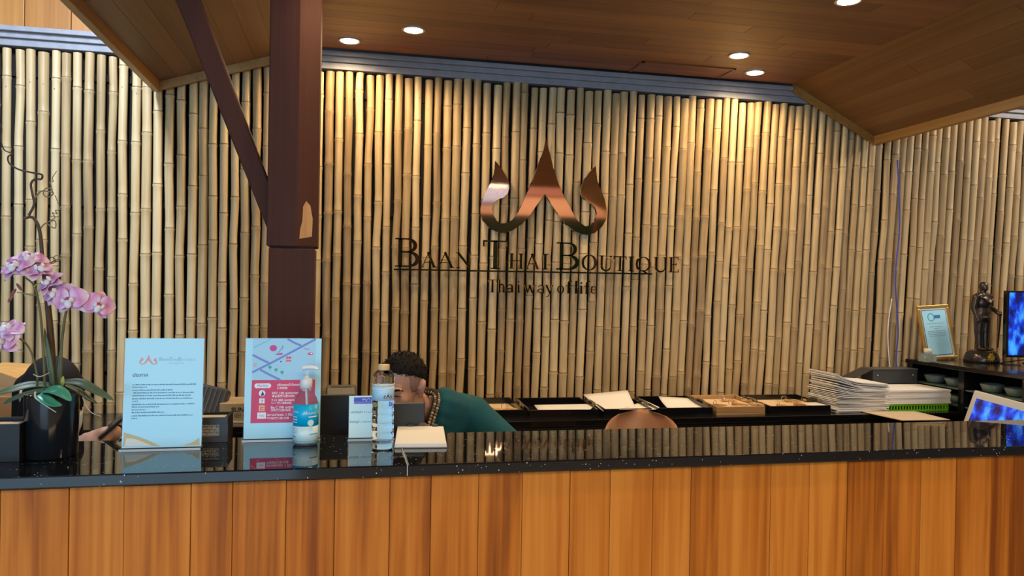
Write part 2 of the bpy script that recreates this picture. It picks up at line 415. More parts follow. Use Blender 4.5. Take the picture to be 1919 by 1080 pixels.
# eave boards and the boards that close the wings against the wall
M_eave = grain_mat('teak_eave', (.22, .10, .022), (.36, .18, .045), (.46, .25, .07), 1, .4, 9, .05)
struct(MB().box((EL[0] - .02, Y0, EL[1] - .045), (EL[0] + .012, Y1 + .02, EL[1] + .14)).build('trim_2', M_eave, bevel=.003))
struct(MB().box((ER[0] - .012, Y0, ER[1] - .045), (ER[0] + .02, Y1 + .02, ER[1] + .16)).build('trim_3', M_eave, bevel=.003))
for nm, (xa, za), (xb, zb) in (('trim_4', EL, (CXL, ZC)), ('trim_6', (CXR, ZC), ER)):
    struct(MB().hexa([(xa, Y1 - .004, za - .042), (xb, Y1 - .004, zb - .042), (xb, Y1 + .018, zb - .042), (xa, Y1 + .018, za - .042)],
              [(xa, Y1 - .004, za + .02), (xb, Y1 - .004, zb + .02), (xb, Y1 + .018, zb + .02), (xa, Y1 + .018, za + .02)]).build(nm, M_eave))
struct(MB().box((EL[0], Y0 - .03, ZC - .015), (ER[0], Y0, ZC + .3)).build('trim_7', M_eave))
# access hatch
h = [(1.52, 3.90), (2.05, 3.90), (2.05, 4.08), (1.52, 4.08)]
hb = MB()
for (a, b) in ((h[0], h[1]), (h[1], h[2]), (h[3], h[0])):
    hb.box((min(a[0], b[0]) - .006, min(a[1], b[1]) - .006, ZC - .006), (max(a[0], b[0]) + .006, max(a[1], b[1]) + .006, ZC + .0))
tag(hb.build('access_hatch', M_teak_x), 'thin timber frame of the access hatch in the flat wooden ceiling', 'hatch')

# recessed lamps in the canopy
lamp_spots = [(-.013, 3.942, 'recessed ceiling lamp nearest the dark post, close to the bamboo wall'),
              (.284, 3.695, 'second ceiling lamp from the dark post, the higher of that pair in the photo'),
              (1.948, 3.661, 'ceiling lamp beyond the hatch corner, the upper of the right-hand pair'),
              (2.187, 3.926, 'ceiling lamp close to the bamboo wall and the right canopy crease'),
              (2.005, 2.852, 'ceiling lamp cut by the top edge of the picture above the right pair'),
              (.25, 2.60, 'ceiling lamp over the desk clerk, above the picture edge'),
              (1.10, 1.30, 'ceiling lamp over the middle of the counter, above the picture edge')]
M_lens = mat('lamp_lens', (1, 1, 1), .4, emit=(1.0, .86, .66), estr=28)
M_ring = mat('lamp_ring', (.55, .48, .4), .3, metal=.6)
for i, (x, y, lb) in enumerate(lamp_spots):
    t = thing('ceiling_lamp', lb, 'lamp', (x, y, ZC), group='recessed lamps in the wooden canopy')
    MB().lathe([(.043, -.001), (.055, -.001), (.057, -.004), (.053, -.008), (.044, -.006), (.043, -.001)], 24, cap=False).build('ring', M_ring, t)
    MB().lathe([(.043, -.006), (.040, -.002)], 24).build('lens', M_lens, t)
    d = bpy.data.lights.new('lamp_light', 'SPOT'); d.energy = (26, 32, 31, 24, 34, 34, 34)[i]; d.color = (1.0, .70, .38); d.spot_size = R(164); d.spot_blend = .5; d.shadow_soft_size = .035
    o = bpy.data.objects.new('lamp_light', d); col.objects.link(o); o.parent = t; o.location = (0, 0, -.012)

# dark post with its brace
PY = 2.75
pxl, pxr = at(503, 500, Y=PY).x, at(589, 500, Y=PY).x
seam = at(545, 464, Y=PY).z
po = thing('timber_post', 'dark brown painted timber post with a diagonal brace behind the counter', 'post', ((pxl + pxr) / 2, PY + .08, 0))
hw = (pxr - pxl) / 2
b = MB().box((-hw, -.08, 0), (hw, .08, seam - .003)); b.build('lower_shaft', M_post, po, bevel=.004)
hw2 = hw + .008
prof = [(-hw2, -.08), (hw2 - .068, -.08), (hw2 + .0, -.035), (hw2, .08), (-hw2, .08)]
MB().prism([(a, c, seam + .003) for a, c in prof], (0, 0, 2.700 - seam)).build('upper_shaft', M_post, po, bevel=.004)
MB().box((-hw + .004, -.074, seam - .006), (hw - .004, .074, seam + .006)).build('joint', M_backing, po)
# worn patch on the chamfer
n = Vector((-.045, -.0, 0)); e1 = Vector((.068, .045, 0)).normalized(); nn = Vector((e1.y, -e1.x, 0))
p0 = Vector((hw2 - .068, -.08, 0)); zt, zb = at(575, 376, Y=PY).z, at(575, 448, Y=PY).z
pt = [(.010, zb), (.058, zb + .01), (.060, zt - .06), (.050, zt - .015), (.034, zt), (.022, zt - .02), (.020, zt - .07), (.012, zt - .1)]
pts = [p0 + e1 * u + Vector((0, 0, z)) - nn * .004 for u, z in pt]
MB().prism(pts, nn * .0052).build('worn_patch', M_postcut, po)
def loc_of(o, p): return Vector(p) - o.location
A0, A1 = at(500, 432, Y=PY + .06), at(500, 340, Y=PY + .06); B0, B1 = at(330, 0, Y=PY + .06), at(376, 0, Y=PY + .06)
d0 = (B0 - A0) * 1.13; d1 = (B1 - A1) * 1.10
q = [A0 + Vector((.03, 0, -.06)), A1 + Vector((.03, 0, -.06)), A1 + d1, A0 + d0]
MB().prism([loc_of(po, p) + Vector((0, -.035, 0)) for p in q], (0, .07, 0)).build('brace', M_post, po, bevel=.006)

# ------------------------------------------------------------------ counter
CZ, CF, CB = 1.10, 1.912, 2.312
ct = thing('reception_counter', 'long teak-fronted reception counter with a polished black granite top', 'counter', (1.0, (CF + CB) / 2, 0))
ox, oy = 1.0, (CF + CB) / 2
jx = at(765, 876, Z=CZ).x
for xa, xb in ((-2.2, jx - .0012), (jx + .0012, 3.9)):
    MB().box((xa - ox, CF - oy, CZ - .028), (xb - ox, CB - oy, CZ)).build('granite_top', M_granite, ct, bevel=.003)
MB().box((jx - .0011 - ox, CF + .0005 - oy, CZ - .027), (jx + .0011 - ox, CB - .001 - oy, CZ - .0004)).build('grout_line', mat('pale_grout', (.45, .45, .44), .8), ct)
MB().box((-2.18 - ox, CF + .055 - oy, 0), (3.88 - ox, CB - .02 - oy, CZ - .029)).build('carcass', M_blackm, ct)
seams_px = [-160, -60, 2, 130, 233, 358, 436, 536, 627, 730, 807, 896, 978, 1067, 1142, 1222, 1293, 1345, 1443, 1515, 1586, 1655, 1724, 1790, 1855, 1935, 2010, 2080]
xs = [at(p, 960, Y=CF + .03).x for p in seams_px]
for xa, xb in zip(xs, xs[1:]):
    wd = xb - xa
    o = MB().box((-wd / 2 + .0006, -.013, -.53), (wd / 2 - .0006, .013, .53)).build('front_board', M_teak, ct, bevel=.0010)
    o.location = ((xa + xb) / 2 - ox, CF + .04 - oy + rnd.uniform(-.002, .002), .535)

# staff-side lower desk, hidden behind the counter
sd = thing('staff_desk', 'low black staff desk running behind the granite counter', 'desk', (1.0, 2.53, 0))
MB().box((-2.9, -.21, .71), (2.7, .21, .74)).build('desk_top', M_blackm, sd)
for x in (-2.8, -1.5, .05, 1.3, 2.6): MB().box((x - .02, -.2, 0), (x + .02, .2, .71)).build('support', M_blackm, sd)

# ================================================================== WALL SIGN
SY = 4.105                         # front face of the sign, standing off the poles
def sp(px, py, y=SY): return at(px, py, Y=y)
sg = thing('wall_sign', 'polished copper-coloured wall sign with three-peaked emblem and serif lettering on the bamboo', 'sign', (1.045, SY, 1.6))
def sl(p): return Vector(p) - Vector((1.045, SY, 1.6))
emb = [(262,280),(258,350),(250,410),(215,500),(160,600),(125,690),(112,760),(115,820),(140,890),(195,955),(260,992),(320,1008),(370,1008),(430,985),(520,925),(590,860),(650,770),(705,690),(765,612),
       (830,720),(905,830),(985,930),(1060,988),(1140,1022),(1200,1030),(1270,1005),(1340,945),(1378,880),(1392,820),(1385,750),(1365,660),(1325,570),(1298,490),(1285,410),(1278,330),
       (1215,392),(1165,465),(1135,535),(1125,600),(1145,650),(1190,688),(1240,715),(1275,760),(1290,820),(1270,885),(1225,930),(1175,942),(1115,905),(1070,855),(1015,745),(965,655),(920,560),(885,470),(845,340),(812,200),(772,52),
       (750,160),(712,280),(672,385),(630,490),(590,590),(540,700),(490,805),(430,878),(370,908),(320,914),(275,885),(240,825),(228,765),(240,705),(290,668),(345,648),(385,610),(403,550),(400,490),(352,400),(300,325)]
emb_w = [sl(sp(880 + a / 5.4, 250 + b / 5.4)) for a, b in emb]
MB().prism(emb_w, (0, .018, 0)).build('emblem', M_mirror, sg)
# stand-off pins
for a, b in ((765, 400), (150, 760), (1370, 740), (330, 960), (1200, 990)):
    p = sl(sp(880 + a / 5.4, 250 + b / 5.4)); MB().tube([p + Vector((0, .018, 0)), p + Vector((0, .04, 0))], .004, 6).build('stand_off', M_steel, sg)

def arc(cx, cy, rx, ry, a0, a1, n=10): return [(cx + rx * math.cos(R(a0 + (a1 - a0) * i / n)), cy + ry * math.sin(R(a0 + (a1 - a0) * i / n))) for i in range(n + 1)]
def arcw(a0, a1, thin, thick, n=10): return [thin + (thick - thin) * abs(math.cos(R(a0 + (a1 - a0) * i / n))) ** 1.3 for i in range(n + 1)]
TK, TN = .145, .05
def stem(x, y0=0, y1=1, w=TK): return ([(x, y0), (x, y1)], w)
def serif(x, y, h=.13): return ([(x - h, y), (x + h, y)], TN)
GL = {
 'B': [stem(.17), ([(.0, .975), (.42, .975)], TN), ([(.0, .025), (.42, .025)], TN), ([(.17, .525), (.42, .525)], TN), (arc(.40, .75, .27, .225, 90, -90), arcw(90, -90, TN, TK)), (arc(.42, .275, .33, .25, 90, -90), arcw(90, -90, TN, TK * 1.1))],
 'A': [([(.10, .02), (.44, .98)], TN), ([(.40, .99), (.78, .02)], TK), ([(.22, .33), (.64, .33)], TN), serif(.10, .025, .1), serif(.78, .025, .12)],
 'N': [stem(.14, 0, 1, TN), ([(.14, .96), (.80, .03)], TK), stem(.80, 0, 1, TN), serif(.10, .975, .1), serif(.80, .975, .1), serif(.14, .025, .1)],
 'T': [stem(.45), ([(.0, .97), (.9, .97)], .06), ([(.02, .97), (.02, .78)], TN), ([(.88, .97), (.88, .78)], TN), serif(.45, .025, .17)],
 'H': [stem(.16), stem(.74), ([(.16, .52), (.74, .52)], TN), serif(.16, .975), serif(.74, .975), serif(.16, .025), serif(.74, .025)],
 'I': [stem(.2), serif(.2, .975), serif(.2, .025)],
 'O': [(arc(.47, .5, .40, .465, 0, 360, 28), arcw(0, 360, TN, TK, 28))],
 'Q': [(arc(.47, .5, .40, .465, 0, 360, 28), arcw(0, 360, TN, TK, 28)), ([(.48, .08), (.62, -.06), (.80, -.16), (.98, -.17)], [.06, .1, .08, .03])],
 'U': [stem(.18, .35, 1), (arc(.46, .34, .28, .31, 180, 360), [TK - (TK - TN) * i / 10 for i in range(11)]), stem(.74, .34, 1, TN), serif(.18, .975), serif(.74, .975, .1)],
 'E': [stem(.16), ([(.0, .975), (.62, .975)], TN), ([(.16, .52), (.5, .52)], TN), ([(.0, .025), (.66, .025)], TN), ([(.61, .975), (.61, .82)], TN), ([(.65, .025), (.65, .2)], TN), ([(.49, .43), (.49, .61)], TN)],
 'h': [stem(.14, 0, 1), (arc(.36, .36, .22, .27, 180, 0), [.05, .06, .08, .1, .11, .1, .1, .11, .12, .13, .13]), stem(.58, 0, .38), serif(.14, .025, .1), serif(.58, .025, .1)],
 'a': [(arc(.30, .42, .22, .19, 160, 0), [.11, .08, .06, .06, .06, .07, .09, .11, .13, .13, .13]), stem(.52, .02, .43), (arc(.28, .17, .22, .15, 0, 360, 18), [.08] * 19), ([(.52, .04), (.62, .02)], .05)],
 'i': [stem(.14, 0, .62), serif(.14, .025, .1), ([(.04, .6), (.14, .6)], TN), (arc(.14, .83, .035, .035, 0, 360, 8), [.08] * 9)],
 'w': [([(.06, .62), (.28, .02)], .12), ([(.28, .02), (.46, .6)], TN), ([(.44, .62), (.66, .02)], .12), ([(.66, .02), (.86, .62)], TN), ([(-.02, .61), (.16, .61)], TN), ([(.36, .61), (.52, .61)], TN), ([(.78, .61), (.94, .61)], TN)],
 'y': [([(.06, .62), (.34, .02)], .12), ([(.58, .62), (.34, .02), (.22, -.22), (.08, -.26)], [.05, .06, .06, .09]), ([(-.02, .61), (.16, .61)], TN), ([(.5, .61), (.66, .61)], TN)],
 'o': [(arc(.32, .31, .25, .28, 0, 360, 22), arcw(0, 360, TN, .12, 22))],
 'f': [stem(.18, 0, .85), (arc(.32, .85, .14, .13, 180, 30, 8), [.12, .11, .09, .07, .06, .06, .08, .1, .11]), ([(.02, .6), (.38, .6)], TN), serif(.18, .025, .1)],
 'l': [stem(.14, 0, 1), serif(.14, .025, .1), ([(.04, .975), (.14, .975)], TN)],
 'e': [(arc(.30, .31, .24, .28, 0, 320, 18), [.05, .05, .06, .07, .06, .06, .08, .1, .12, .12, .12, .12, .1, .08, .06, .05, .05, .05, .05]), ([(.08, .33), (.54, .33)], TN)],
}
def letter(ch, pxl, pxr, pyt, pyb, capw, parent, M, lower=False):
    a = sl(sp(pxl, pyb)); W = sl(sp(pxr, pyb)).x - a.x; H = sl(sp(pxl, pyt)).z - a.z
    g = GL[ch]; b = MB(); k = W / capw
    for pts, wd in g:
        ws = wd if hasattr(wd, '__len__') else [wd] * len(pts)
        b.ribbon([a + Vector((u * k, 0, v * H)) for u, v in pts], [q * (H + k) / 2 * .95 for q in ws], (0, .012, 0))
    b.build('letter', M, parent)
CAPW = {'B': .78, 'A': .9, 'N': .92, 'T': .9, 'H': .9, 'I': .36, 'O': .92, 'Q': .96, 'U': .86, 'E': .7, 'h': .68, 'a': .62, 'i': .26, 'w': .92, 'y': .66, 'o': .64, 'f': .46, 'l': .26, 'e': .6}
for ch, xl, xr, yt, yb in (('B', 740, 784, 446, 500), ('A', 788, 818, 472, 501), ('A', 819, 851, 472, 501.5), ('N', 854, 884, 473, 502), ('T', 905, 951, 450, 504),
      ('H', 954, 981, 475, 503.5), ('A', 985, 1011, 475, 504), ('I', 1013, 1028, 476, 505), ('B', 1043, 1083, 454, 505.5), ('O', 1090, 1118, 477, 507), ('U', 1122, 1148, 479, 508),
      ('T', 1150, 1174, 480, 508), ('I', 1176, 1189, 481, 508.5), ('Q', 1191, 1220, 481, 509), ('U', 1224, 1250, 482, 510), ('E', 1253, 1273, 482, 510.5),
      ('T', 915, 931, 524, 548), ('h', 933, 946, 524, 548), ('a', 949, 962, 524, 548.3), ('i', 969, 974, 524.5, 548.6), ('w', 983, 1003, 525, 549), ('a', 1007, 1020, 525.5, 549.3), ('y', 1023, 1037, 525.5, 549.6),
      ('o', 1044, 1057, 526, 550), ('f', 1061, 1072, 526, 550), ('l', 1077, 1083, 526.5, 550.4), ('i', 1086, 1092, 526.5, 550.6), ('f', 1095, 1106, 527, 550.8), ('e', 1107, 1118, 527, 551)):
    letter(ch, xl, xr, yt, yb, CAPW[ch], sg, M_mirror)
a, b = sl(sp(738, 506.5)), sl(sp(1222, 515))
MB().prism([a, b, b + Vector((0, 0, .008)), a + Vector((0, 0, .008))], (0, .012, 0)).build('underline', M_mirror, sg)

# ================================================================== BACK DESK WITH TRAYS
DZ, DF = .885, 3.66
bd = thing('back_desk', 'long low black lacquered sideboard standing against the bamboo wall', 'sideboard', (1.6, 3.9, 0))
MB().box((-3.6, DF - 3.9, DZ - .03), (1.72, .20, DZ)).build('desk_top', M_black, bd, bevel=.003)
MB().box((-3.55, DF - 3.9 + .03, 0), (1.70, .20, DZ - .03)).build('body', M_blackm, bd)
for k in range(9): MB().box((-3.53 + k * .583, DF - 3.9 + .01, .06), (-3.53 + k * .583 + .57, DF - 3.9 + .03, DZ - .05)).build('door', M_black, bd, bevel=.003)

def tray(x0, x1, y0, y1, h, M, label, tilt=0, name='desk_tray'):
    t = thing(name, label, 'tray', ((x0 + x1) / 2, (y0 + y1) / 2, DZ), group='trays along the sideboard'); w, d = (x1 - x0) / 2, (y1 - y0) / 2; th = .010
    MB().box((-w, -d, 0), (w, d, .008)).build('base', M, t)
    MB().box((-w, -d, .008), (w, -d + th, h)).build('front_side', M, t, bevel=.002)
    MB().box((-w, d - th, .008), (w, d, h + .014)).build('back_side', M, t, bevel=.002)
    for s in (-1, 1):
        e = MB().hexa([(s * w - (th if s > 0 else 0), -d + th, .008), (s * w + (th if s < 0 else 0), -d + th, .008), (s * w + (th if s < 0 else 0), d - th, .008), (s * w - (th if s > 0 else 0), d - th, .008)],
                  [(s * w - (th if s > 0 else 0), -d + th, h), (s * w + (th if s < 0 else 0), -d + th, h), (s * w + (th if s < 0 else 0), d - th, h + .014), (s * w - (th if s > 0 else 0), d - th, h + .014)]).build('end_side', M, t)
        MB().tube(smooth_curve([(s * (w + .003), -.05, h - .004), (s * (w + .012), -.03, h + .012), (s * (w + .012), .03, h + .014), (s * (w + .003), .05, h + .004)], 4), .006, 6).build('rope_handle', mat('rope', (.16, .12, .07), .9), e)
    return t
TY = 3.73
def tx(px): return at(px, 770, Y=TY).x
M_trayw = grain_mat('tray_timber', (.30, .16, .06), (.44, .26, .11), (.55, .35, .17), 0, .5, 12, .1)
tray(tx(905), tx(982), TY, 4.06, .044, M_black, 'black lacquered tray with wooden key tags, just right of the clerk in teal')
tray(tx(992), tx(1122), TY, 4.06, .040, M_black, 'black lacquered tray with a single sheet lying flat, left of the tan chair')
tray(tx(1132), tx(1222), TY, 4.06, .040, M_black, 'black lacquered tray under the two overlapping large sheets')
tray(tx(1232), tx(1336), TY, 4.06, .040, M_black, 'black lacquered tray holding one creased sheet, right of the tan chair')
tray(tx(1343), tx(1434), TY, 4.06, .042, M_trayw, 'plain light wooden tray full of ringed key tags')
tray(tx(1444), tx(1557), TY, 4.06, .040, M_black, 'black lacquered tray with key tags, beside the tall stack of papers')

def sheet(corners, label, name='paper_sheet', M=M_paper, sag=.006, th=.0012, cat='paper', group=None, nx=8, ny=6):
    """one sheet through four real corners (front-left, front-right, back-right, back-left), slightly sagging"""
    c = [Vector(p) for p in corners]; o = sum(c, Vector()) / 4; b = MB(); vs = []
    nrm = (c[1] - c[0]).cross(c[3] - c[0]).normalized()
    for lay in (0, 1):
        for j in range(ny + 1):
            for i in range(nx + 1):
                u, v = i / nx, j / ny
                p = c[0] * (1 - u) * (1 - v) + c[1] * u * (1 - v) + c[2] * u * v + c[3] * (1 - u) * v
                p = p - nrm * sag * 4 * v * (1 - v) * math.sin(math.pi * (.25 + .5 * u)) + nrm * th * lay
                vs.append(p - o)
    K = (nx + 1) * (ny + 1); fs = []
    for j in range(ny):
        for i in range(nx):
            a = j * (nx + 1) + i; fs += [(a, a + nx + 1, a + nx + 2, a + 1), (K + a, K + a + 1, K + a + nx + 2, K + a + nx + 1)]
    for i in range(nx):
        fs.append((i, i + 1, K + i + 1, K + i)); a = ny * (nx + 1) + i; fs.append((a, K + a, K + a + 1, a + 1))
    for j in range(ny):
        a = j * (nx + 1); fs.append((a, K + a, K + a + nx + 1, a + nx + 1)); a += nx; fs.append((a, a + nx + 1, K + a + nx + 1, K + a))
    b.add(vs, fs, 0, True); ob = b.build(name, M); ob.location = o
    return tag(ob, label, cat, group)
G = 'loose sheets in the sideboard trays'
TZ = at(1055, 768.5, Y=3.735).z
sheet([at(1008, 768.5, Z=TZ), at(1106, 768, Z=TZ), at(1117, 757.5, Z=TZ), at(1001, 759.5, Z=TZ)], 'white sheet lying flat in the tray between clerk and tan chair', group=G, sag=.001)
sheet([at(1130, 771, Y=3.74), at(1196, 773, Y=3.74), at(1176, 732, Y=4.02), at(1093, 740, Y=4.02)], 'largest white sheet, tilted up and overhanging its tray', group=G, sag=.004)
sheet([at(1160, 768.5, Y=3.728), at(1228, 768, Y=3.728), at(1236, 764, Y=3.80), at(1208, 751, Y=3.98)], 'smaller white sheet half tucked under the largest one', group=G, sag=.002)
sheet([at(1256, 769, Y=3.732), at(1327, 769, Y=3.732), at(1297, 747, Y=4.02), at(1234, 743.5, Y=4.02)], 'white creased sheet rising at the back of the tray right of the tan chair', group=G, sag=.012)
M_tag = grain_mat('key_tag_wood', (.36, .17, .06), (.55, .30, .12), (.68, .42, .20), 0, .5, 18, .12)
def key_tag(p, rz, label, tilt=.12):
    t = thing('key_tag', label, 'key tag', p, rz, 'wooden room key tags in the trays')
    MB().box((-.042, -.016, 0), (.042, .016, .011), M=Matrix.Rotation(tilt, 4, 'Y')).build('tag', M_tag, t, bevel=.002)
    MB().tube([(-.046 + .015 * math.cos(a), 0, .018 + .015 * math.sin(a)) for a in [k * math.pi / 8 for k in range(17)]], .0016, 6).build('ring', M_steel, t)
KT = [('in the clerk-side tray, far left', 923, 3.85, .4), ('in the clerk-side tray, nearest the flat sheet', 962, 3.83, -.3),
      ('leftmost in the light wooden tray', 1349, 3.80, .5), ('second from the left in the light wooden tray', 1366, 3.95, .1), ('in the middle of the light wooden tray', 1386, 3.82, -.3),
      ('second from the right in the light wooden tray', 1404, 3.93, .3), ('rightmost in the light wooden tray', 1420, 3.81, .0),
      ('leftmost in the tray beside the paper stack', 1464, 3.81, .7), ('second from left beside the paper stack', 1484, 3.95, -.2), ('third from left beside the paper stack', 1502, 3.82, .2), ('rightmost in the tray beside the paper stack', 1519, 3.96, .1)]
for lb, px, y, rz in KT:
    p = at(px, 768, Y=y); lift = .026 if px < 1340 or px > 1440 else .034
    key_tag((p.x, y, DZ + lift), rz, 'wooden key tag with a wire ring ' + lb)
# tags rest on packed cards in the trays
def pad(x0, x1, y0, y1, z0, z1, label, M):
    o = MB().box((-(x1 - x0) / 2, -(y1 - y0) / 2, 0), ((x1 - x0) / 2, (y1 - y0) / 2, z1 - z0)).build('card_pad', M, bevel=.001); o.location = ((x0 + x1) / 2, (y0 + y1) / 2, z0)
    return tag(o, label, 'cards', 'packs of cards lining the trays')
M_card = mat('cream_card', (.70, .55, .34), .7, var=.08)
for a_, b_, h_, lb in ((905, 982, .026, 'pack of cream cards under the tags right of the clerk'),  (1343, 1434, .034, 'pack of cream cards lining the light wooden tray'), (1444, 1557, .026, 'pack of cream cards in the tray by the paper stack')):
    pad(tx(a_) + .014, tx(b_) - .014, TY + .012, 4.046, DZ + .008, DZ + h_, lb, M_card)
o = MB().box((-.055, -.05, 0), (.055, .05, .008)).build('envelope', M_paper, bevel=.001); o.location = (at(1528, 772, Y=3.80).x, 3.80, DZ + .030)
tag(o, 'small white envelope in the tray beside the paper stack', 'envelope')

# paper stack
psx0, psx1 = at(1541, 770, Y=3.86).x, at(1648, 768, Y=3.80).x
ps = thing('paper_stack', 'tall untidy stack of used office papers curling up at the left', 'paper', ((psx0 + psx1) / 2, 3.86, DZ))
hwid = (psx1 - psx0) / 2
NS = 24
for i in range(NS):
    z = i * .0066; b = MB(); vs = []; nx, ny = 10, 2; q = random.Random(100 + i)
    dx, dy, rz = q.uniform(-.008, .008), q.uniform(-.008, .008), q.uniform(-.05, .05)
    bend = .0 + .080 * max(0, (i - 4) / NS) ** 1.4
    for lay in (0, 1):
        for j in range(ny + 1):
            for k in range(nx + 1):
                u = k / nx; X = (-hwid + 2 * hwid * u); Yv = -.13 + .26 * j / ny
                zz = z + bend * max(0, (.55 - u) / .55) ** 1.6 + .004 * math.sin(u * 7 + i) * (i / NS) + lay * .0050
                vs.append((X * math.cos(rz) - Yv * math.sin(rz) + dx, Yv * math.cos(rz) + X * math.sin(rz) + dy, zz))
    K = (nx + 1) * (ny + 1); fs = []
    for j in range(ny):
        for k in range(nx):
            a = j * (nx + 1) + k; fs += [(a, a + nx + 1, a + nx + 2, a + 1), (K + a, K + a + 1, K + a + nx + 2, K + a + nx + 1)]
    for k in range(nx):
        fs.append((k, k + 1, K + k + 1, K + k)); a = ny * (nx + 1) + k; fs.append((a, K + a, K + a + 1, a + 1))
    for j in range(ny):
        a = j * (nx + 1); fs.append((a, K + a, K + a + nx + 1, a + nx + 1)); a += nx; fs.append((a, a + nx + 1, K + a + nx + 1, K + a))
    b.add(vs, fs, 0, False); b.build('sheet', M_paper if i % 5 else mat('greyish_paper', (.62, .62, .62), .7), ps)

# box file behind it, white ream, green basket, brown folder
bx = at(1640, 735, Y=4.0).x
bf = thing('box_file', 'black document box file with lifted flap and metal studs behind the papers', 'file box', (0, 0, 0))
zt = at(1640, 692, Y=3.995).z; x0, x1 = at(1636, 720, Y=3.995).x, at(1734, 720, Y=3.995).x; x1 = min(x1, 3.32)
bf.location = ((x0 + x1) / 2, 4.03, DZ); hwx = (x1 - x0) / 2; hh = zt - DZ
MB().box((-hwx, -.035, 0), (hwx, .075, hh - .004)).build('box', M_darkgrey, bf, bevel=.004)
MB().box((-hwx - .002, -.038, hh - .004), (hwx + .002, .077, hh)).build('lid', mat('lid_grey', (.09, .09, .09), .5), bf)
fl = [(-hwx, -.035, hh), (-hwx, .075, hh), (-hwx - .20, .075, hh - .085), (-hwx - .20, -.03, hh - .085)]
MB().prism(fl, (0, 0, -.004)).build('flap', M_darkgrey, bf)
for x in (-hwx + .03, hwx - .03):
    MB().lathe([(.006, 0), (.006, .003), (.003, .004)], 12, c=(x, -.0355, hh - .035), M=Matrix.Rotation(R(90), 3, 'X')).build('stud', M_steel, bf)
gx0, gx1 = at(1660, 770, Y=3.74).x, at(1777, 772, Y=3.74).x; gz = at(1720, 757, Y=3.74).z
gb = thing('green_basket', 'bright green slotted plastic basket under the white paper ream', 'basket', ((gx0 + gx1) / 2, 3.86, DZ))
M_green = mat('green_plastic', (.20, .62, .03), .4); gw = (gx1 - gx0) / 2; gh = gz - DZ
MB().box((-gw, -.12, 0), (gw, .12, .006)).build('base', M_green, gb)
for y in (-.12, .116):
    MB().box((-gw, y, gh - .012), (gw, y + .004, gh)).build('rim', M_green, gb)
    n = 22
    for k in range(n + 1):
        x = -gw + 2 * gw * k / n; MB().box((x - .003, y, .004), (x + .003, y + .004, gh - .01)).build('bar', M_green, gb)
for s in (-1, 1):
    MB().box((s * gw - .002, -.12, .004), (s * gw + .002, .12, gh)).build('side', M_green, gb)
MB().tube(smooth_curve([(-gw - .002, -.06, gh - .008), (-gw - .02, -.06, gh - .03), (-gw - .02, .02, gh - .03), (-gw - .002, .02, gh - .008)], 4), .003, 6).build('handle', M_white, gb)
rx0, rx1 = at(1652, 750, Y=3.74).x, at(1778, 752, Y=3.74).x; rz1 = at(1720, 731, Y=3.74).z
rm = thing('paper_ream', 'thick white ream of paper lying on the green basket', 'paper', ((rx0 + rx1) / 2 + .01, 3.86, gz))
rw = (rx1 - rx0) / 2; rh = rz1 - gz
for k in range(7):
    z0 = rh * k / 7; MB().box((-rw + .01 + (k % 2) * .002, -.125 + (k % 3) * .002, z0), (rw - (k % 2) * .003, .125, z0 + rh / 7 - .0012)).build('sheaf', M_paper, rm)
sheet([at(1690, 789, Z=DZ + .002), at(1780, 788, Z=DZ + .002), at(1714, 772, Z=DZ + .002), at(1612, 772, Z=DZ + .002)], 'tan card folder lying on the sideboard edge below the paper stack', 'card_folder', mat('manila', (.62, .50, .36), .7, var=.05), 0.0, .004, 'folder')

# ================================================================== SIDE CABINET ON THE RIGHT
SX, SZ, SYF = 3.335, 1.138, 2.75
cb = thing('side_cabinet', 'black side cabinet with glass compartments carrying statue, frame and monitor', 'cabinet', (SX + .4, 3.45, 0))
def cl(x, y, z): return (x - SX - .4, y - 3.45, z)
MB().box(cl(SX, SYF, SZ - .025), cl(SX + .85, 4.12, SZ)).build('top', M_black, cb, bevel=.003)
MB().box(cl(SX + .30, SYF + .02, 0), cl(SX + .83, 4.12, SZ - .025)).build('body', M_blackm, cb)
MB().box(cl(SX + .02, SYF + .02, 0), cl(SX + .30, 4.12, .80)).build('plinth', M_blackm, cb)
for y in (2.78, 3.28, 3.70, 4.10): MB().box(cl(SX + .02, y - .02, .80), cl(SX + .30, y + .02, SZ - .025)).build('upright', M_black, cb)
for y0, y1 in ((2.80, 3.26), (3.30, 3.68), (3.72, 4.08)):
    for z in (.905, 1.0): MB().box(cl(SX + .03, y0 + .002, z), cl(SX + .295, y1 - .002, z + .006)).build('glass_shelf', mat('green_glass', (.35, .55, .50), .05, trans=.7, ior=1.45), cb)
# glass dishes stored on the shelves
M_dish = mat('pressed_glass', (.55, .68, .66), .06, trans=.75, ior=1.45)
dm = MB().lathe([(.02, 0), (.045, .004), (.062, .045), (.057, .045), (.042, .010), (.002, .008)], 16, cap=False).mesh('glass_dish', M_dish)
for lb, y, z in (('on the upper glass shelf, next to the wall', 4.0, 1.007), ('on the upper glass shelf, second from the wall', 3.84, 1.007), ('on the lower glass shelf, next to the wall', 3.98, .912), ('on the lower glass shelf, second from the wall', 3.82, .912),
                 ('on the upper glass shelf below the statue', 3.58, 1.007), ('on the upper glass shelf, between statue and monitor', 3.42, 1.007), ('on the lower glass shelf below the statue', 3.56, .912), ('on the lower glass shelf above the tilted screen', 3.40, .912)):
    o = obj('glass_dish', dm); o.location = (SX + .11, y, z); tag(o, 'clear glass dish ' + lb, 'dish', 'glass dishes in the side cabinet')

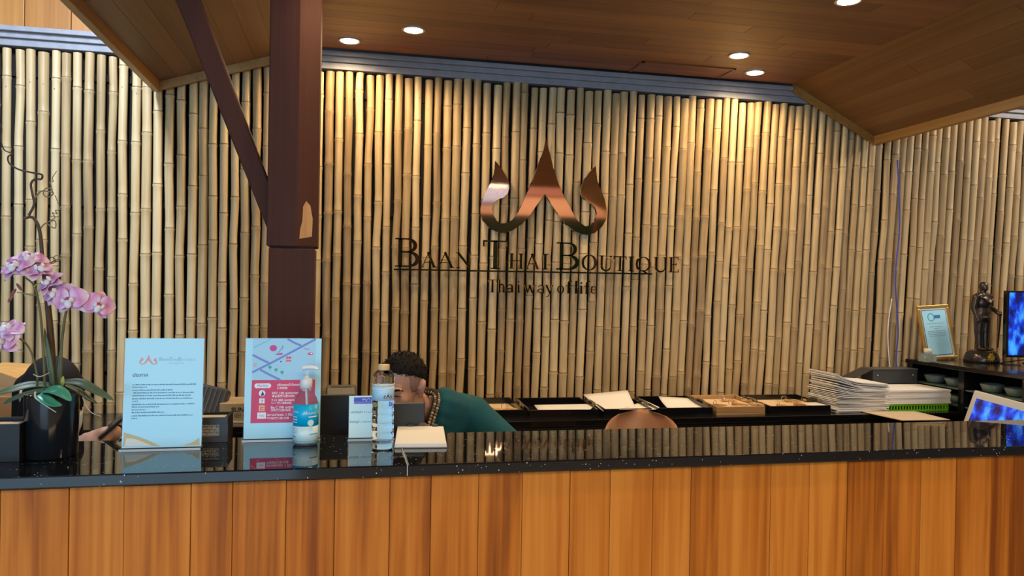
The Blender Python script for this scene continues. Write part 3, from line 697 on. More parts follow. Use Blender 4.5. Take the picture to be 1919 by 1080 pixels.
# framed certificate leaning against the wall
FB, FYb = SZ, 3.98
fp = Vector((0, 4.03, SZ)); fx0, fx1 = at(1738, 672, Y=fp.y).x, at(1797, 668, Y=fp.y).x
fht = (at(1757, 573, Y=fp.y + .05).z - SZ) / math.cos(R(12))
fr = thing('certificate_frame', 'gilt-framed certificate leaning against the bamboo wall on the side cabinet', 'picture frame', ((fx0 + fx1) / 2 - .01, fp.y, SZ + .001), R(-8), rx=0)
fr.rotation_mode = 'XYZ'; fr.rotation_euler = (R(-11), R(-3.5), R(4))
fw = (fx1 - fx0) / 2 * 1.06; ft = .018
for a, c, nm in (((-fw, -.008, 0), (fw, .008, ft), 'frame_rail'), ((-fw, -.008, fht - ft), (fw, .008, fht), 'frame_rail'), ((-fw, -.008, ft), (-fw + ft, .008, fht - ft), 'frame_stile'), ((fw - ft, -.008, ft), (fw, .008, fht - ft), 'frame_stile')):
    MB().box(a, c).build(nm, M_gold, fr, bevel=.003)
MB().box((-fw + ft, -.001, ft), (fw - ft, .004, fht - ft)).build('mount', M_paper, fr)
MB().box((-fw + ft + .012, -.003, ft + .014), (fw - ft - .012, -.001, fht - ft - .014)).build('certificate', M_daylit_paper, fr)
MB().box((-fw + ft + .008, -.002, ft + .010), (fw - ft - .008, -.0015, fht - ft - .010)).build('mount_line', M_dark_ink, fr)
pr = MB()
def disc(mb, cx, cz, r, y=-.0036, n=20, ri=0):
    if ri: mb.ribbon([(cx + (r + ri) / 2 * math.cos(2 * math.pi * k / n), y, cz + (r + ri) / 2 * math.sin(2 * math.pi * k / n)) for k in range(n + 1)], r - ri, (0, .0004, 0))
    else: mb.prism([(cx + r * math.cos(2 * math.pi * k / n), y, cz + r * math.sin(2 * math.pi * k / n)) for k in range(n)], (0, .0004, 0))
iw = fw - ft - .012
disc(pr, -iw * .30, fht * .78, iw * .30, ri=iw * .22)
pr.build('seal_print', mat('ink_cyan', (.10, .42, .68), .6), fr)
pb = MB().box((-iw * .02, -.0038, fht * .755), (iw * .50, -.0034, fht * .815)); pb.build('banner_print', mat('ink_blue', (.03, .22, .55), .6), fr)
ln = MB(); q = random.Random(3)
for k, (zf, wd) in enumerate(((.66, .72), (.60, .55), (.565, .2), (.52, .8), (.49, .8), (.46, .78), (.43, .7))):
    x = -iw * wd
    while x < iw * wd:
        l = q.uniform(.006, .018); ln.box((x, -.0036, fht * zf), (min(x + l, iw * wd), -.0032, fht * zf + .0035)); x += l + .003
ln.build('text_print', M_grey_ink, fr)

# little glass candle holder
p = at(1738, 682, Y=3.93)
gh_ = thing('glass_candle_holder', 'small square clear glass candle holder in front of the gilt frame', 'candle holder', (p.x, p.y, SZ))
MB().box((-.034, -.034, 0), (.034, .034, .05)).build('glass_body', M_dish, gh_, bevel=.004)
MB().lathe([(.022, .0505), (.022, .075), (.019, .077)], 16).build('candle', mat('cream_wax', (.75, .70, .58), .5), gh_)

# bronze statuette
sb = at(1852, 684, Y=3.86)
st = thing('bronze_statuette', 'dark bronze statuette of a standing uniformed man holding a sword, on a rounded base', 'statue', (sb.x, sb.y + .05, SZ))
ztop = at(1843, 527, Y=sb.y + .05).z - SZ; zfeet = at(1848, 657, Y=sb.y + .05).z - SZ; HS = ztop - zfeet
k = HS / 1.80
rw_ = at(1880, 680, Y=sb.y).x - at(1816, 680, Y=sb.y).x; rr = rw_ / 2 * .80
MB().lathe([(rr * 1.0, 0), (rr * 1.0, .012), (rr * .97, zfeet * .45), (rr * .86, zfeet * .8), (rr * .70, zfeet), (.002, zfeet)], 28).build('base', mat('bronze_base', (.05, .042, .038), .22, metal=.6), st)
eb = MB(); c0 = Vector((rr * -.20, -rr * .95, zfeet * .50))
for a in range(10):
    an = 2 * math.pi * a / 10; eb.prism([c0 + Vector((.022 * math.cos(an + d) * s, -.004, .022 * math.sin(an + d) * s)) for d, s in ((-.25, .7), (0, 1.25), (.25, .7))], (0, .008, 0))
disc2 = [c0 + Vector((.018 * math.cos(2 * math.pi * a / 16), -.008, .018 * math.sin(2 * math.pi * a / 16))) for a in range(16)]
eb.prism(disc2, (0, .012, 0)); eb.build('gold_emblem', mat('bright_gold', (.85, .58, .10), .3, metal=.85), st)
S = MB(); Mx = Matrix.Rotation(R(10), 3, 'Z')
KW = 1.12
def sv(x, y, z): v = Mx @ Vector((x * k * KW, y * k * KW, z * k)); v.z += zfeet; return v
def se(c, r, M=None): S.ell(sv(*c), [r[0] * k * KW, r[1] * k * KW, r[2] * k], M=(Mx @ M if M is not None else Mx))
def sc_(a, b, r0, r1): S.caps(sv(*a), sv(*b), r0 * k * 1.22, r1 * k * 1.22)
for s in (-1, 1):
    sc_((s * .10, .0, .10), (s * .105, .01, .48), .06, .082); sc_((s * .105, .01, .48), (s * .10, .0, .86), .085, .11)
    se((s * .11, -.07, .045), (.055, .15, .045))
se((0, 0, .92), (.19, .14, .14)); se((0, 0, 1.02), (.185, .135, .2)); se((0, -.01, 1.24), (.21, .15, .2)); sc_((-.14, .0, 1.40), (.14, .0, 1.40), .085, .085)
se((0, 0, .84), (.215, .16, .10))
sc_((0, 0, 1.42), (0, -.005, 1.55), .065, .06); se((0, -.01, 1.66), (.085, .105, .125)); se((0, -.10, 1.645), (.02, .03, .03)); se((0, -.06, 1.60), (.06, .06, .06))
sc_((-.22, .0, 1.38), (-.27, .02, 1.10), .075, .06); sc_((-.27, .02, 1.10), (-.25, -.06, .84), .058, .045); se((-.25, -.08, .78), (.04, .05, .07))
sc_((.22, .0, 1.38), (.30, .02, 1.12), .075, .06); sc_((.30, .02, 1.12), (.26, -.20, .98), .055, .045); se((.26, -.23, .95), (.05, .05, .05))
sc_((-.16, -.12, 1.36), (.02, -.17, 1.22), .022, .022); sc_((.02, -.17, 1.22), (.12, -.15, 1.34), .02, .02); se((-.2, 0, 1.42), (.08, .09, .03)); se((.2, 0, 1.42), (.08, .09, .03))
se((0, 0, .98), (.195, .148, .03))
remeshed(S, 'figure', .0042, M_bronze, st, smooth=2, factor=.4)
MB().tube([sv(.27, -.26, 1.02), sv(.27, -.24, .9), sv(.27, -.19, .08)], [.020 * k, .026 * k, .014 * k], 8).build('sword', M_bronze, st)

# monitor at the right edge, on the cabinet
mp = at(1905, 690, Y=3.70)
mn = thing('security_monitor', 'black-framed monitor with a blue camera picture, cut by the right picture edge', 'monitor', (mp.x + .235, mp.y + .03, SZ), R(-8))
mz0, mz1 = at(1900, 672, Y=mp.y).z - SZ, at(1900, 545, Y=mp.y).z - SZ
MB().box((-.255, -.012, mz0), (.255, .022, mz1)).build('casing', M_black, mn, bevel=.004)
MB().box((-.243, -.0135, mz0 + .014), (.243, -.0122, mz1 - .010)).build('screen', M_screen, mn)
MB().lathe([(.10, 0), (.10, .006), (.02, .012), (.018, mz0 + .02)], 24, c=(0, .03, 0)).build('stand', M_black, mn)
MB().tube(smooth_curve([(-.20, -.06, .004), (-.26, .0, .004), (-.2, .08, .004), (-.03, .06, .03)], 6), .003, 6).build('cable', M_blackm, mn)

# grey all-in-one screen behind the counter
TL, TR = at(1826, 731, Y=2.62), at(1925, 757, Y=2.40); BL = at(1811, 812, Y=2.60)
U = (TR - TL).normalized(); V = (TL - BL).normalized(); Nn = U.cross(V).normalized(); V = Nn.cross(U)
lap = thing('grey_laptop_screen', 'pale grey bezelled tilted screen with a blue picture behind the counter at the right', 'screen', (TL.x + .1, TL.y - .1, .74))
def ll(p): return Vector(p) - Vector(lap.location)
WL, HL = .40, .26
def quad(u0, u1, v0, v1, d): return [ll(TL + U * a - V * c + Nn * d) for a, c in ((u0, v1), (u1, v1), (u1, v0), (u0, v0))]
MB().prism(quad(0, WL, 0, HL, 0), -Nn * .012).build('casing', mat('pale_grey_plastic', (.55, .55, .52), .4), lap, bevel=.004)
MB().prism(quad(.022, WL - .02, .030, HL - .03, .0012), -Nn * .0010).build('screen', M_screen, lap)
mid = TL + U * WL / 2 - V * HL
MB().tube([ll(mid + V * .06 - Nn * .012), ll(mid - Nn * .06), ll(Vector((mid.x - Nn.x * .06, mid.y - Nn.y * .06, .745)))], .012, 8).build('stand', M_darkgrey, lap)

# cables on the bamboo
cb1 = MB().tube(smooth_curve([at(1682, 300, Y=4.10), at(1686, 420, Y=4.105), at(1678, 520, Y=4.10), at(1683, 620, Y=4.10), at(1680, 690, Y=4.11), Vector((3.34, 4.11, .70))], 6), .0045, 6).build('network_cable', mat('blue_cable', (.05, .08, .45), .4))
tag(cb1, 'blue network cable running down the bamboo wall', 'cable')
cb2 = MB().tube(smooth_curve([at(1671, 560, Y=4.10), at(1664, 620, Y=4.105), at(1668, 690, Y=4.11), Vector((3.27, 4.11, .90))], 6), .003, 6).build('power_cable', M_white)
tag(cb2, 'thin white cable beside the blue one on the bamboo', 'cable')

# ================================================================== THINGS ON THE COUNTER
def acrylic_stand(name, label, px, py_b, py_t, Yb, M_sheet, tilt=4, rz=0):
    """upright paper in a clear acrylic holder; local x right, z up, front towards -y"""
    a, c = at(px[0], py_b, Y=Yb), at(px[1], py_b, Y=Yb); W = (c.x - a.x); H = (at(px[0], py_t, Y=Yb).z - CZ)
    t = thing(name, label, 'sign stand', ((a.x + c.x) / 2, Yb, CZ), rz)
    T = Matrix.Rotation(R(-tilt), 4, 'X')
    MB().box((-W / 2, -.0005, .006), (W / 2, .0005, H), M=T).build('paper', M_sheet, t)
    MB().box((-W / 2 - .002, .0008, .004), (W / 2 + .002, .0026, H + .002), M=T).build('back_pane', M_acryl, t)
    MB().box((-W / 2 - .002, -.020, .0005), (W / 2 + .002, .045, .004)).build('base', M_acryl, t, bevel=.001)
    MB().box((-W / 2 - .002, -.021, .0005), (W / 2 + .002, -.0195, .0065)).build('base_edge', mat('acrylic_edge', (.55, .62, .66), .1, spec=.8), t)
    MB().box((-W / 2 - .002, -.004, .002), (W / 2 + .002, .001, .006)).build('bend', M_darkgrey, t)
    return t, W, H, T
def on(T, x, z, y=-.0011): return T @ Vector((x, y, z))
def printed(t, T, body, size, x, z, M, align='LEFT', bold=0, name='printed_text'):
    return text_mesh(name, body, size, M, on(T, x, z, -.0006), T.to_3x3() @ Vector((1, 0, 0)), T.to_3x3() @ Vector((0, 0, 1)), .0004, t, align, 0, bold)
def flat(t, T, name, pts, M, y=-.0010):
    return MB().prism([on(T, a, c, y) for a, c in pts], T.to_3x3() @ Vector((0, .0003, 0))).build(name, M, t)
def stroke(t, T, name, pts, wd, M, y=-.0010):
    dv = T.to_3x3() @ Vector((0, .0003, 0)); return MB().ribbon([on(T, a, c, y) for a, c in pts], wd, dv).build(name, M, t)
def dashes(t, T, name, rows, h, M, seed=1, gap=.0012, lo=.003, hi=.010):
    q = random.Random(seed); b = MB()
    for x0, x1, z in rows:
        x = x0
        while x < x1:
            l = min(q.uniform(lo, hi), x1 - x); hh = h * q.uniform(.7, 1.15)
            b.prism([on(T, x, z), on(T, x + l, z), on(T, x + l, z + hh), on(T, x, z + hh)], T.to_3x3() @ Vector((0, .0003, 0))); x += l + gap * q.uniform(.6, 2)
    o = b.build(name, M, t); o['kind'] = 'stuff'; return o
def ell_pts(cx, cz, rx, rz, n=20): return [(cx + rx * math.cos(2 * math.pi * k / n), cz + rz * math.sin(2 * math.pi * k / n)) for k in range(n)]

# --- notice stand with the hotel letterhead
t, W, H, T = acrylic_stand('notice_stand', 'acrylic stand with a typed notice and pink three-peaked letterhead', (228, 377), 842, 635, 2.17, M_daylit_paper)
s_ = W / 149.0
def nx(px): return (px - 302.5) * s_ + 0
def nz(py): return (839 - py) * s_ + .004
ex, ey = [a / 5.4 for a, b in emb], [b / 5.4 for a, b in emb]
cx0, cy0 = 752 / 5.4, 540 / 5.4; ksc = 34 / (1280 / 5.4)
M_pink = mat('ink_salmon', (.78, .44, .40), .6); M_faint = mat('ink_faint_blue', (.34, .58, .72), .6)
flat(t, T, 'printed_emblem', [(nx(272 + (a - cx0) * ksc), nz(662 + (b_ - cy0) * ksc * .8)) for a, b_ in zip(ex, ey)], M_pink)
printed(t, T, 'B', .0145, nx(292), nz(664.5), M_faint); printed(t, T, 'AAN', .0095, nx(297.5), nz(664.5), M_faint)
printed(t, T, 'T', .0145, nx(311), nz(664.5), M_faint); printed(t, T, 'HAI', .0095, nx(316), nz(664.5), M_faint)
printed(t, T, 'B', .0145, nx(328), nz(664.5), M_faint); printed(t, T, 'OUTIQUE', .0080, nx(334), nz(664.5), M_faint)
printed(t, T, 'Thai way of life', .0062, nx(310), nz(670.5), M_faint)
printed(t, T, 'ประกาศ', .0125, nx(243.5), nz(696), M_dark_ink, bold=.00012)
M_tx = mat('ink_typed', (.17, .36, .52), .6)
rows = [(244, 364, 713), (244, 271, 718), (244, 320, 724), (246, 360, 729.5), (244, 354, 735), (244, 358, 741), (244, 255, 746), (244, 363, 752.5), (244, 295, 757.5), (244, 270, 763), (244, 305, 768.5), (244, 359, 775), (244, 255, 780)]
dashes(t, T, 'typed_lines', [(nx(a), nx(b_), nz(y)) for a, b_, y in rows], .0030, M_tx, 4, .0009, .002, .007)
M_goldp = mat('ink_gold', (.62, .54, .30), .5); M_palep = mat('ink_cream', (.82, .84, .76), .5)
flat(t, T, 'printed_swoosh', [(nx(a), nz(y)) for a, y in ((231, 834), (231, 806), (243, 810), (258, 815), (275, 822), (292, 831), (300, 834.5))], M_goldp)
flat(t, T, 'printed_swoosh', [(nx(a), nz(y)) for a, y in ((233, 834), (236, 818), (250, 819), (268, 826), (284, 834))], M_palep, -.0014)
flat(t, T, 'printed_swoosh', [(nx(a), nz(y)) for a, y in ((340, 835), (358, 830), (373, 820), (374, 835))], M_goldp)

# --- map stand
t, W, H, T = acrylic_stand('map_stand', 'acrylic stand with a coloured area map over a red distance table', (456, 599), 837, 635, 2.255, M_daylit_paper)
s_ = W / 143.0
def nx(px): return (px - 527.5) * s_
def nz(py): return (835 - py) * s_ + .003
M_road = mat('ink_road', (.20, .30, .70), .5); M_mapbg = mat('ink_map_blue', (.42, .74, .95), .5); M_red = mat('ink_red', (.72, .06, .16), .5)
M_wht = mat('ink_white', (.95, .93, .96), .5); M_mag = mat('ink_magenta', (.62, .08, .34), .5); M_tree = mat('ink_green', (.03, .45, .34), .5); M_or = mat('ink_orange', (.85, .28, .08), .5); M_nv = mat('ink_navy', (.03, .05, .25), .5)
flat(t, T, 'map_ground', [(nx(469), nz(723)), (nx(588), nz(720)), (nx(588), nz(639)), (nx(469), nz(639))], M_mapbg, -.0008)
flat(t, T, 'red_panel', [(nx(468), nz(803)), (nx(588), nz(803)), (nx(588), nz(720)), (nx(469), nz(720))], M_red, -.0009)
for a in (((469, 705), (500, 689), (520, 678), (588, 640)), ((469, 671), (484, 679), (500, 687)), ((534, 640), (548, 648), (560, 653)), ((484, 700), (504, 711), (522, 720))):
    stroke(t, T, 'map_road', [(nx(p), nz(q)) for p, q in a], .0058, M_road, -.0012)
stroke(t, T, 'map_canal', [(nx(471), nz(657)), (nx(490), nz(647)), (nx(503), nz(640))], .003, mat('ink_canal', (.22, .60, .88), .5), -.0012)
flat(t, T, 'map_badge', [(nx(507.5) + (1.0 if k % 2 else .86) * .0108 * math.cos(2 * math.pi * k / 24), nz(658) + (1.0 if k % 2 else .86) * .0096 * math.sin(2 * math.pi * k / 24)) for k in range(24)], M_mag, -.0012)
dashes(t, T, 'badge_text', [(nx(502.5), nx(512.5), nz(656)), (nx(501.5), nx(513.5), nz(659.5)), (nx(503), nx(512), nz(663))], .0024, M_wht, 8, .0006, .002, .004)
flat(t, T, 'map_boat', [(nx(512), nz(671)), (nx(524), nz(671)), (nx(526), nz(667)), (nx(519), nz(668)), (nx(513), nz(669))], M_mag, -.0012)
stroke(t, T, 'map_sail', [(nx(517), nz(667)), (nx(522), nz(661)), (nx(526), nz(652)), (nx(525), nz(660))], .0012, M_nv, -.0012)
flat(t, T, 'map_shop', [(nx(532), nz(684)), (nx(542), nz(684)), (nx(542), nz(676)), (nx(540), nz(674)), (nx(537), nz(676)), (nx(534), nz(674)), (nx(532), nz(677))], M_red, -.0012)
for a in (533, 536.2, 539.4): flat(t, T, 'shop_window', [(nx(a), nz(682)), (nx(a + 1.8), nz(682)), (nx(a + 1.8), nz(678)), (nx(a), nz(678))], M_wht, -.0015)
flat(t, T, 'map_marker', [(nx(522.3), nz(686.5)), (nx(524.2), nz(683)), (nx(520.4), nz(683))], M_nv, -.0012)
for a, q in ((502, 695), (513.5, 700), (525, 705)):
    flat(t, T, 'map_tree', [(nx(a) + .0056 * math.cos(2 * math.pi * k / 10) * (1 if k % 2 else .72), nz(q) + .0048 * math.sin(2 * math.pi * k / 10) * (1 if k % 2 else .72)) for k in range(10)], M_tree, -.0012)
    stroke(t, T, 'tree_trunk', [(nx(a), nz(q + 2)), (nx(a + .8), nz(q + 6))], .0010, M_tree, -.0012)
printed(t, T, 'C', .0130, nx(471), nz(694), M_or, bold=.0004)
printed(t, T, 'Vela', .0095, nx(565), nz(661.5), M_mag)
flat(t, T, 'map_fish', ell_pts(nx(578), nz(669), .0072, .0040), M_red, -.0012); flat(t, T, 'map_fish_highlight', ell_pts(nx(579.5), nz(668.6), .003, .0018), M_wht, -.0015)
# pill, icons and lines of the distance table
flat(t, T, 'name_pill', [(nx(489.5) + (.0165 if math.cos(a) > 0 else -.0165) + .0060 * math.cos(a), nz(731) + .0066 * math.sin(a)) for a in [2 * math.pi * (k + .5) / 20 for k in range(20)]], M_wht, -.0012)
printed(t, T, 'Marfely', .0098, nx(489.5), nz(733), M_road, 'CENTER').location.y = -.0009
flat(t, T, 'round_icon', ell_pts(nx(488.5), nz(745.5), .0088, .0088), M_wht, -.0012); flat(t, T, 'icon_fill', [(nx(486), nz(751)), (nx(489), nz(741)), (nx(493), nz(749))], M_nv, -.0015)
flat(t, T, 'square_icon', [(nx(483.5), nz(765)), (nx(493.5), nz(765)), (nx(493.5), nz(755.5)), (nx(483.5), nz(755.5))], M_wht, -.0012)
printed(t, T, '7', .0125, nx(488.5), nz(764), M_tree, 'CENTER', .0003).location.y = -.0009
flat(t, T, 'orange_icon', [(nx(483), nz(780)), (nx(494), nz(780)), (nx(494), nz(768.5)), (nx(483), nz(768.5))], mat('ink_peach', (.95, .50, .32), .5), -.0012)
printed(t, T, 'C', .0130, nx(488.5), nz(778), M_red, 'CENTER', .0004).location.y = -.0009
flat(t, T, 'square_icon', [(nx(480.5), nz(794.5)), (nx(496.5), nz(794.5)), (nx(496.5), nz(782.5)), (nx(480.5), nz(782.5))], M_wht, -.0012)
printed(t, T, 'Vela', .0085, nx(488.5), nz(790.5), M_road, 'CENTER').location.y = -.0009
for body, px, py, sz in (('บริเวณหน้าโรงแรม', 516, 731.5, .0090), ('酒店前面', 516, 737.5, .0072), ('KFC 100 เมตรจากหน้าโรงแรม', 507, 747.5, .0090), ('肯德基离酒店100米', 507, 753.2, .0072), ('7-11 800 เมตรจาก', 506, 761.2, .0090), ('7-11 离酒店800米', 506, 766.6, .0072),
                      ('Big C 700 เมตรจาก', 505, 775.2, .0090), ('超市离酒店700米', 505.5, 780.5, .0072), ('ตลาดป่าตอง. 1 กิโล', 498.5, 789.5, .0090), ('步行街离酒店1公里', 498, 795.8, .0072)):
    printed(t, T, body, sz, nx(px), nz(py), M_wht, bold=.00015).location.y = -.0006

# --- small bank account stand
M_daylit_card = mat('card_daylight_tint', (.70, .95, .98), .4)  # white card, daylight blue put into the base colour
t, W, H, T = acrylic_stand('account_stand', 'small acrylic stand with a bank account card, half behind the water bottle', (653, 737), 828, 743, 2.235, M_daylit_card, 6)
s_ = W / 84.0
def nx(px): return (px - 695) * s_
def nz(py): return (826 - py) * s_ + .003
flat(t, T, 'logo_block', [(nx(662), nz(760)), (nx(695), nz(760)), (nx(695), nz(748)), (nx(662), nz(748))], mat('ink_violet', (.08, .10, .60), .5))
printed(t, T, 'SCB', .0062, nx(684), nz(753.5), M_wht, 'RIGHT', .0001).location.y = -.0004; printed(t, T, 'ธนาคารไทยพาณิชย์', .0042, nx(684), nz(758), M_wht, 'RIGHT').location.y = -.0004
stroke(t, T, 'logo_mark', [(nx(686), nz(757)), (nx(685.8), nz(752.5)), (nx(689), nz(750)), (nx(692.2), nz(752.5)), (nx(692), nz(757)), (nx(686), nz(757))], .0012, M_wht, -.0014)
printed(t, T, 'เลขบัญชี', .0086, nx(656), nz(777.5), M_dark_ink); printed(t, T, 'ชื่อบัญชี', .0086, nx(654.5), nz(796), M_dark_ink)
dashes(t, T, 'number_print', [(nx(677), nx(725), nz(777)), (nx(675), nx(728), nz(795.5))], .0036, M_faint, 11, .0016, .002, .005)

# --- hand gel pump bottle
by_ = 2.196; bx_ = at(573, 780, Y=by_).x
sgp = .150 / 103 * 1.0
tb = thing('gel_pump_bottle', 'clear hand gel pump bottle with turquoise label in front of the map stand', 'bottle', (bx_, by_, CZ))
hb_ = at(573, 690, Y=by_).z - CZ; u = hb_ / 148.0; rb = 23.5 * u
def z_(py): return (838 - py) * u
prof = [(rb * .90, .001), (rb, .006), (rb, z_(770)), (rb * .98, z_(758)), (rb * .86, z_(748)), (rb * .62, z_(738)), (rb * .46, z_(732)), (rb * .44, z_(727))]
MB().lathe(prof, 28).build('bottle_body', mat('clear_plastic', (.90, .96, 1.0), .03, trans=.95, ior=1.12), tb)
MB().lathe([(rb * .86, .005), (rb * .93, .009), (rb * .93, z_(764)), (rb * .8, z_(763.5))], 24).build('gel', mat('gel', (.55, .88, .98), .1, trans=.8, ior=1.15), tb)
lab = MB()
def wrap(mb, z0, z1, a0, a1, rr, n=16, mi=0):
    vs = []
    for r_ in (rr, rr + .0004):
        for z in (z0, z1):
            for k in range(n + 1):
                a = R(a0 + (a1 - a0) * k / n); vs.append((r_ * math.cos(a), r_ * math.sin(a), z))
    m_ = n + 1; fs = []
    for k in range(n): fs += [(2 * m_ + k, 2 * m_ + k + 1, 3 * m_ + k + 1, 3 * m_ + k), (k, m_ + k, m_ + k + 1, k + 1), (k, k + 1, 2 * m_ + k + 1, 2 * m_ + k), (m_ + k, 3 * m_ + k, 3 * m_ + k + 1, m_ + k + 1)]
    fs += [(0, 2 * m_, 3 * m_, m_), (n, m_ + n, 3 * m_ + n, 2 * m_ + n)]
    mb.add(vs, fs, mi, True); return mb
lo = wrap(MB(), z_(832), z_(800), 165, 375, rb + .0003).build('label_white', mat('label_mint', (.70, .92, .96), .35), tb)
lt = wrap(MB(), z_(800), z_(758), 165, 375, rb + .0003).build('label_turquoise', mat('label_turq', (.0, .48, .80), .35), tb)
def curved_text(body, size, ang, z, M, rr, parent, bold=0):
    o = text_mesh('printed_text', body, size, M, (0, 0, 0), (1, 0, 0), (0, 0, 1), 0, parent, 'CENTER', 0, bold)
    for v in o.data.vertices:
        a = R(ang) + v.co.x / rr; v.co = Vector((rr * math.cos(a), rr * math.sin(a), z + v.co.z))
    return o
curved_text('Alcohol Gel', .0125, 310, z_(777), M_wht, rb + .0014, tb); curved_text('Alcohol', .010, 212, z_(774), M_wht, rb + .0014, tb)
for ang, py, rr_ in ((296, 793, .0085), (296, 806, .0062)):
    q = [(R(ang) + rr_ * math.cos(2 * math.pi * k / 16) / rb, z_(py) + rr_ * math.sin(2 * math.pi * k / 16)) for k in range(16)]
    MB().prism([((rb + .0016) * math.cos(a), (rb + .0016) * math.sin(a), z) for a, z in q], Vector((math.cos(R(ang)), math.sin(R(ang)), 0)) * -.0012).build('label_roundel', mat('label_mint', (.7, .9, .95), .4), tb)
for a0, a1, py, h_ in ((195, 232, 783, 1.4), (195, 232, 788, 1.4), (195, 232, 793, 1.4), (285, 330, 783, 2.4)): wrap(MB(), z_(py), z_(py) + h_ * u, a0, a1, rb + .0011, 8).build('label_bar', M_wht, tb)
for a0, a1, py, h_ in ((195, 236, 805, .7), (195, 236, 809, .7), (195, 236, 813, .7), (195, 225, 821, 1.6), (292, 335, 816, 2.0), (195, 335, 829, .9)): wrap(MB(), z_(py), z_(py) + h_ * u, a0, a1, rb + .0011, 8).build('label_bar', mat('label_line', (.10, .50, .62), .5), tb)
MB().lathe([(rb * .50, z_(729)), (rb * .50, z_(714)), (rb * .44, z_(711)), (rb * .2, z_(709)), (rb * .18, z_(703))], 24).build('pump_collar', M_white, tb)
MB().lathe([(rb * .20, z_(704)), (rb * .26, z_(697)), (rb * .30, z_(693)), (rb * .05, z_(691.5))], 16).build('pump_stem', mat('clear_plastic', (.9, .96, 1), .03, trans=.95, ior=1.12), tb)
MB().tube(smooth_curve([(-rb * .35, 0, z_(690.5)), (0, 0, z_(689)), (rb * .5, -.002, z_(689)), (rb * .82, -.004, z_(691)), (rb * .9, -.005, z_(693))], 4), [.0055] * 8 + [.005] * 4 + [.004] * 5, 10).build('pump_nozzle', M_white, tb)
MB().tube([(0, 0, z_(727)), (.002, 0, z_(760)), (.004, 0, .012)], .003, 8).build('dip_tube', M_white, tb)

# --- water bottle
p = at(717, 843, Z=CZ); by_ = p.y + .014
wb = thing('water_bottle', 'ribbed clear water bottle with cream cap and pale blue label', 'bottle', (p.x, by_, CZ))
hb_ = at(719, 683, Y=by_).z - CZ; u = hb_ / 158.0; rb = 20.4 * u
def z_(py): return (841 - py) * u
def wprof(k, inset=0):
    pr = [(rb * .72, .003), (rb * .92, .002), (rb, .010)]
    for py in (824, 808, 792, 776, 762): pr += [(rb * 1.0, z_(py + 5)), (rb * .955, z_(py + 1)), (rb * .955, z_(py - 1)), (rb * 1.0, z_(py - 5))]
    pr += [(rb, z_(752)), (rb * .975, z_(750)), (rb * .975, z_(722)), (rb, z_(719)), (rb * .97, z_(712)), (rb, z_(709)), (rb * .93, z_(703)), (rb * .76, z_(697)), (rb * .52, z_(693)), (rb * .46, z_(691))]
    return [(max(r - inset, .001), z + (inset if i < 3 else 0)) for i, (r, z) in enumerate(pr)]
MB().lathe(wprof(0), 30).build('bottle_body', mat('pet_plastic', (.86, .94, 1.0), .02, trans=1.0, ior=1.16), wb)
wp = [q for q in wprof(0, .0012) if q[1] < z_(712)]; MB().lathe(wp, 30).build('water', mat('bottle_water', (.88, .95, 1.0), .0, trans=1.0, ior=1.22), wb)
wrap(MB(), z_(749), z_(719), 150, 390, rb * .985 + .0004, 24).build('label', mat('label_pale_blue', (.45, .74, .95), .35), wb)
wrap(MB(), z_(722), z_(718), 150, 390, rb * .985 + .0010, 24).build('label_band', mat('label_cream', (.75, .75, .60), .4), wb)
wrap(MB(), z_(728), z_(726.6), 150, 390, rb * .985 + .0010, 24).build('label_band', M_wht, wb)
eo = []
for a, b_ in zip(ex, ey): eo.append((R(292) + (a - cx0) * 16 / (1280 / 5.4) * u / rb, z_(740) - (b_ - cy0) * 13 / (1280 / 5.4) * u))
MB().prism([((rb * .985 + .0014) * math.cos(a), (rb * .985 + .0014) * math.sin(a), z) for a, z in eo], Vector((math.cos(R(292)), math.sin(R(292)), 0)) * -.0008).build('label_emblem', mat('ink_brown', (.16, .08, .06), .5), wb)
MB().lathe([(rb * .50, z_(694)), (rb * .54, z_(693)), (rb * .54, z_(684.5)), (rb * .5, z_(683)), (rb * .1, z_(683))], 30).build('cap', mat('cream_cap', (.72, .52, .24), .4), wb)

# --- clip board with papers
cpts = [at(738.5, 841, Z=CZ), at(838, 840, Z=CZ), at(832, 806, Z=CZ), at(744, 805.5, Z=CZ)]
o_ = sum(cpts, Vector()) / 4
cbo = thing('clipboard', 'clipboard with a pad of white papers and two dark clips lying flat on the granite', 'clipboard', (o_.x, o_.y, CZ))
cq = [p - Vector((o_.x, o_.y, CZ)) for p in cpts]
MB().prism(cq, (0, 0, .003)).build('board', mat('brown_board', (.30, .20, .13), .6), cbo, bevel=.001)
def shr(f, dz): return [Vector((p.x * f, p.y * f, dz)) for p in cq]
for k in range(4): MB().prism(shr(.985 - .006 * k, .003 + k * .0022), (0, 0, .0020)).build('paper', M_paper, cbo)
zc = .003 + 4 * .0022
for f in (.28, .80):
    c_ = cq[3] * (1 - f) + cq[2] * f; MB().box((c_.x - .008, c_.y - .012, zc - .002), (c_.x + .008, c_.y + .008, zc + .006)).build('clip', M_darkgrey, cbo, bevel=.002)
c_ = cq[3] * .45 + cq[2] * .55
MB().prism([(c_.x - .018, c_.y - .004, zc), (c_.x + .018, c_.y - .004, zc), (c_.x + .006, c_.y + .004, zc + .010), (c_.x - .006, c_.y + .004, zc + .010)], (0, .006, 0)).build('clip_lever', M_steel, cbo)

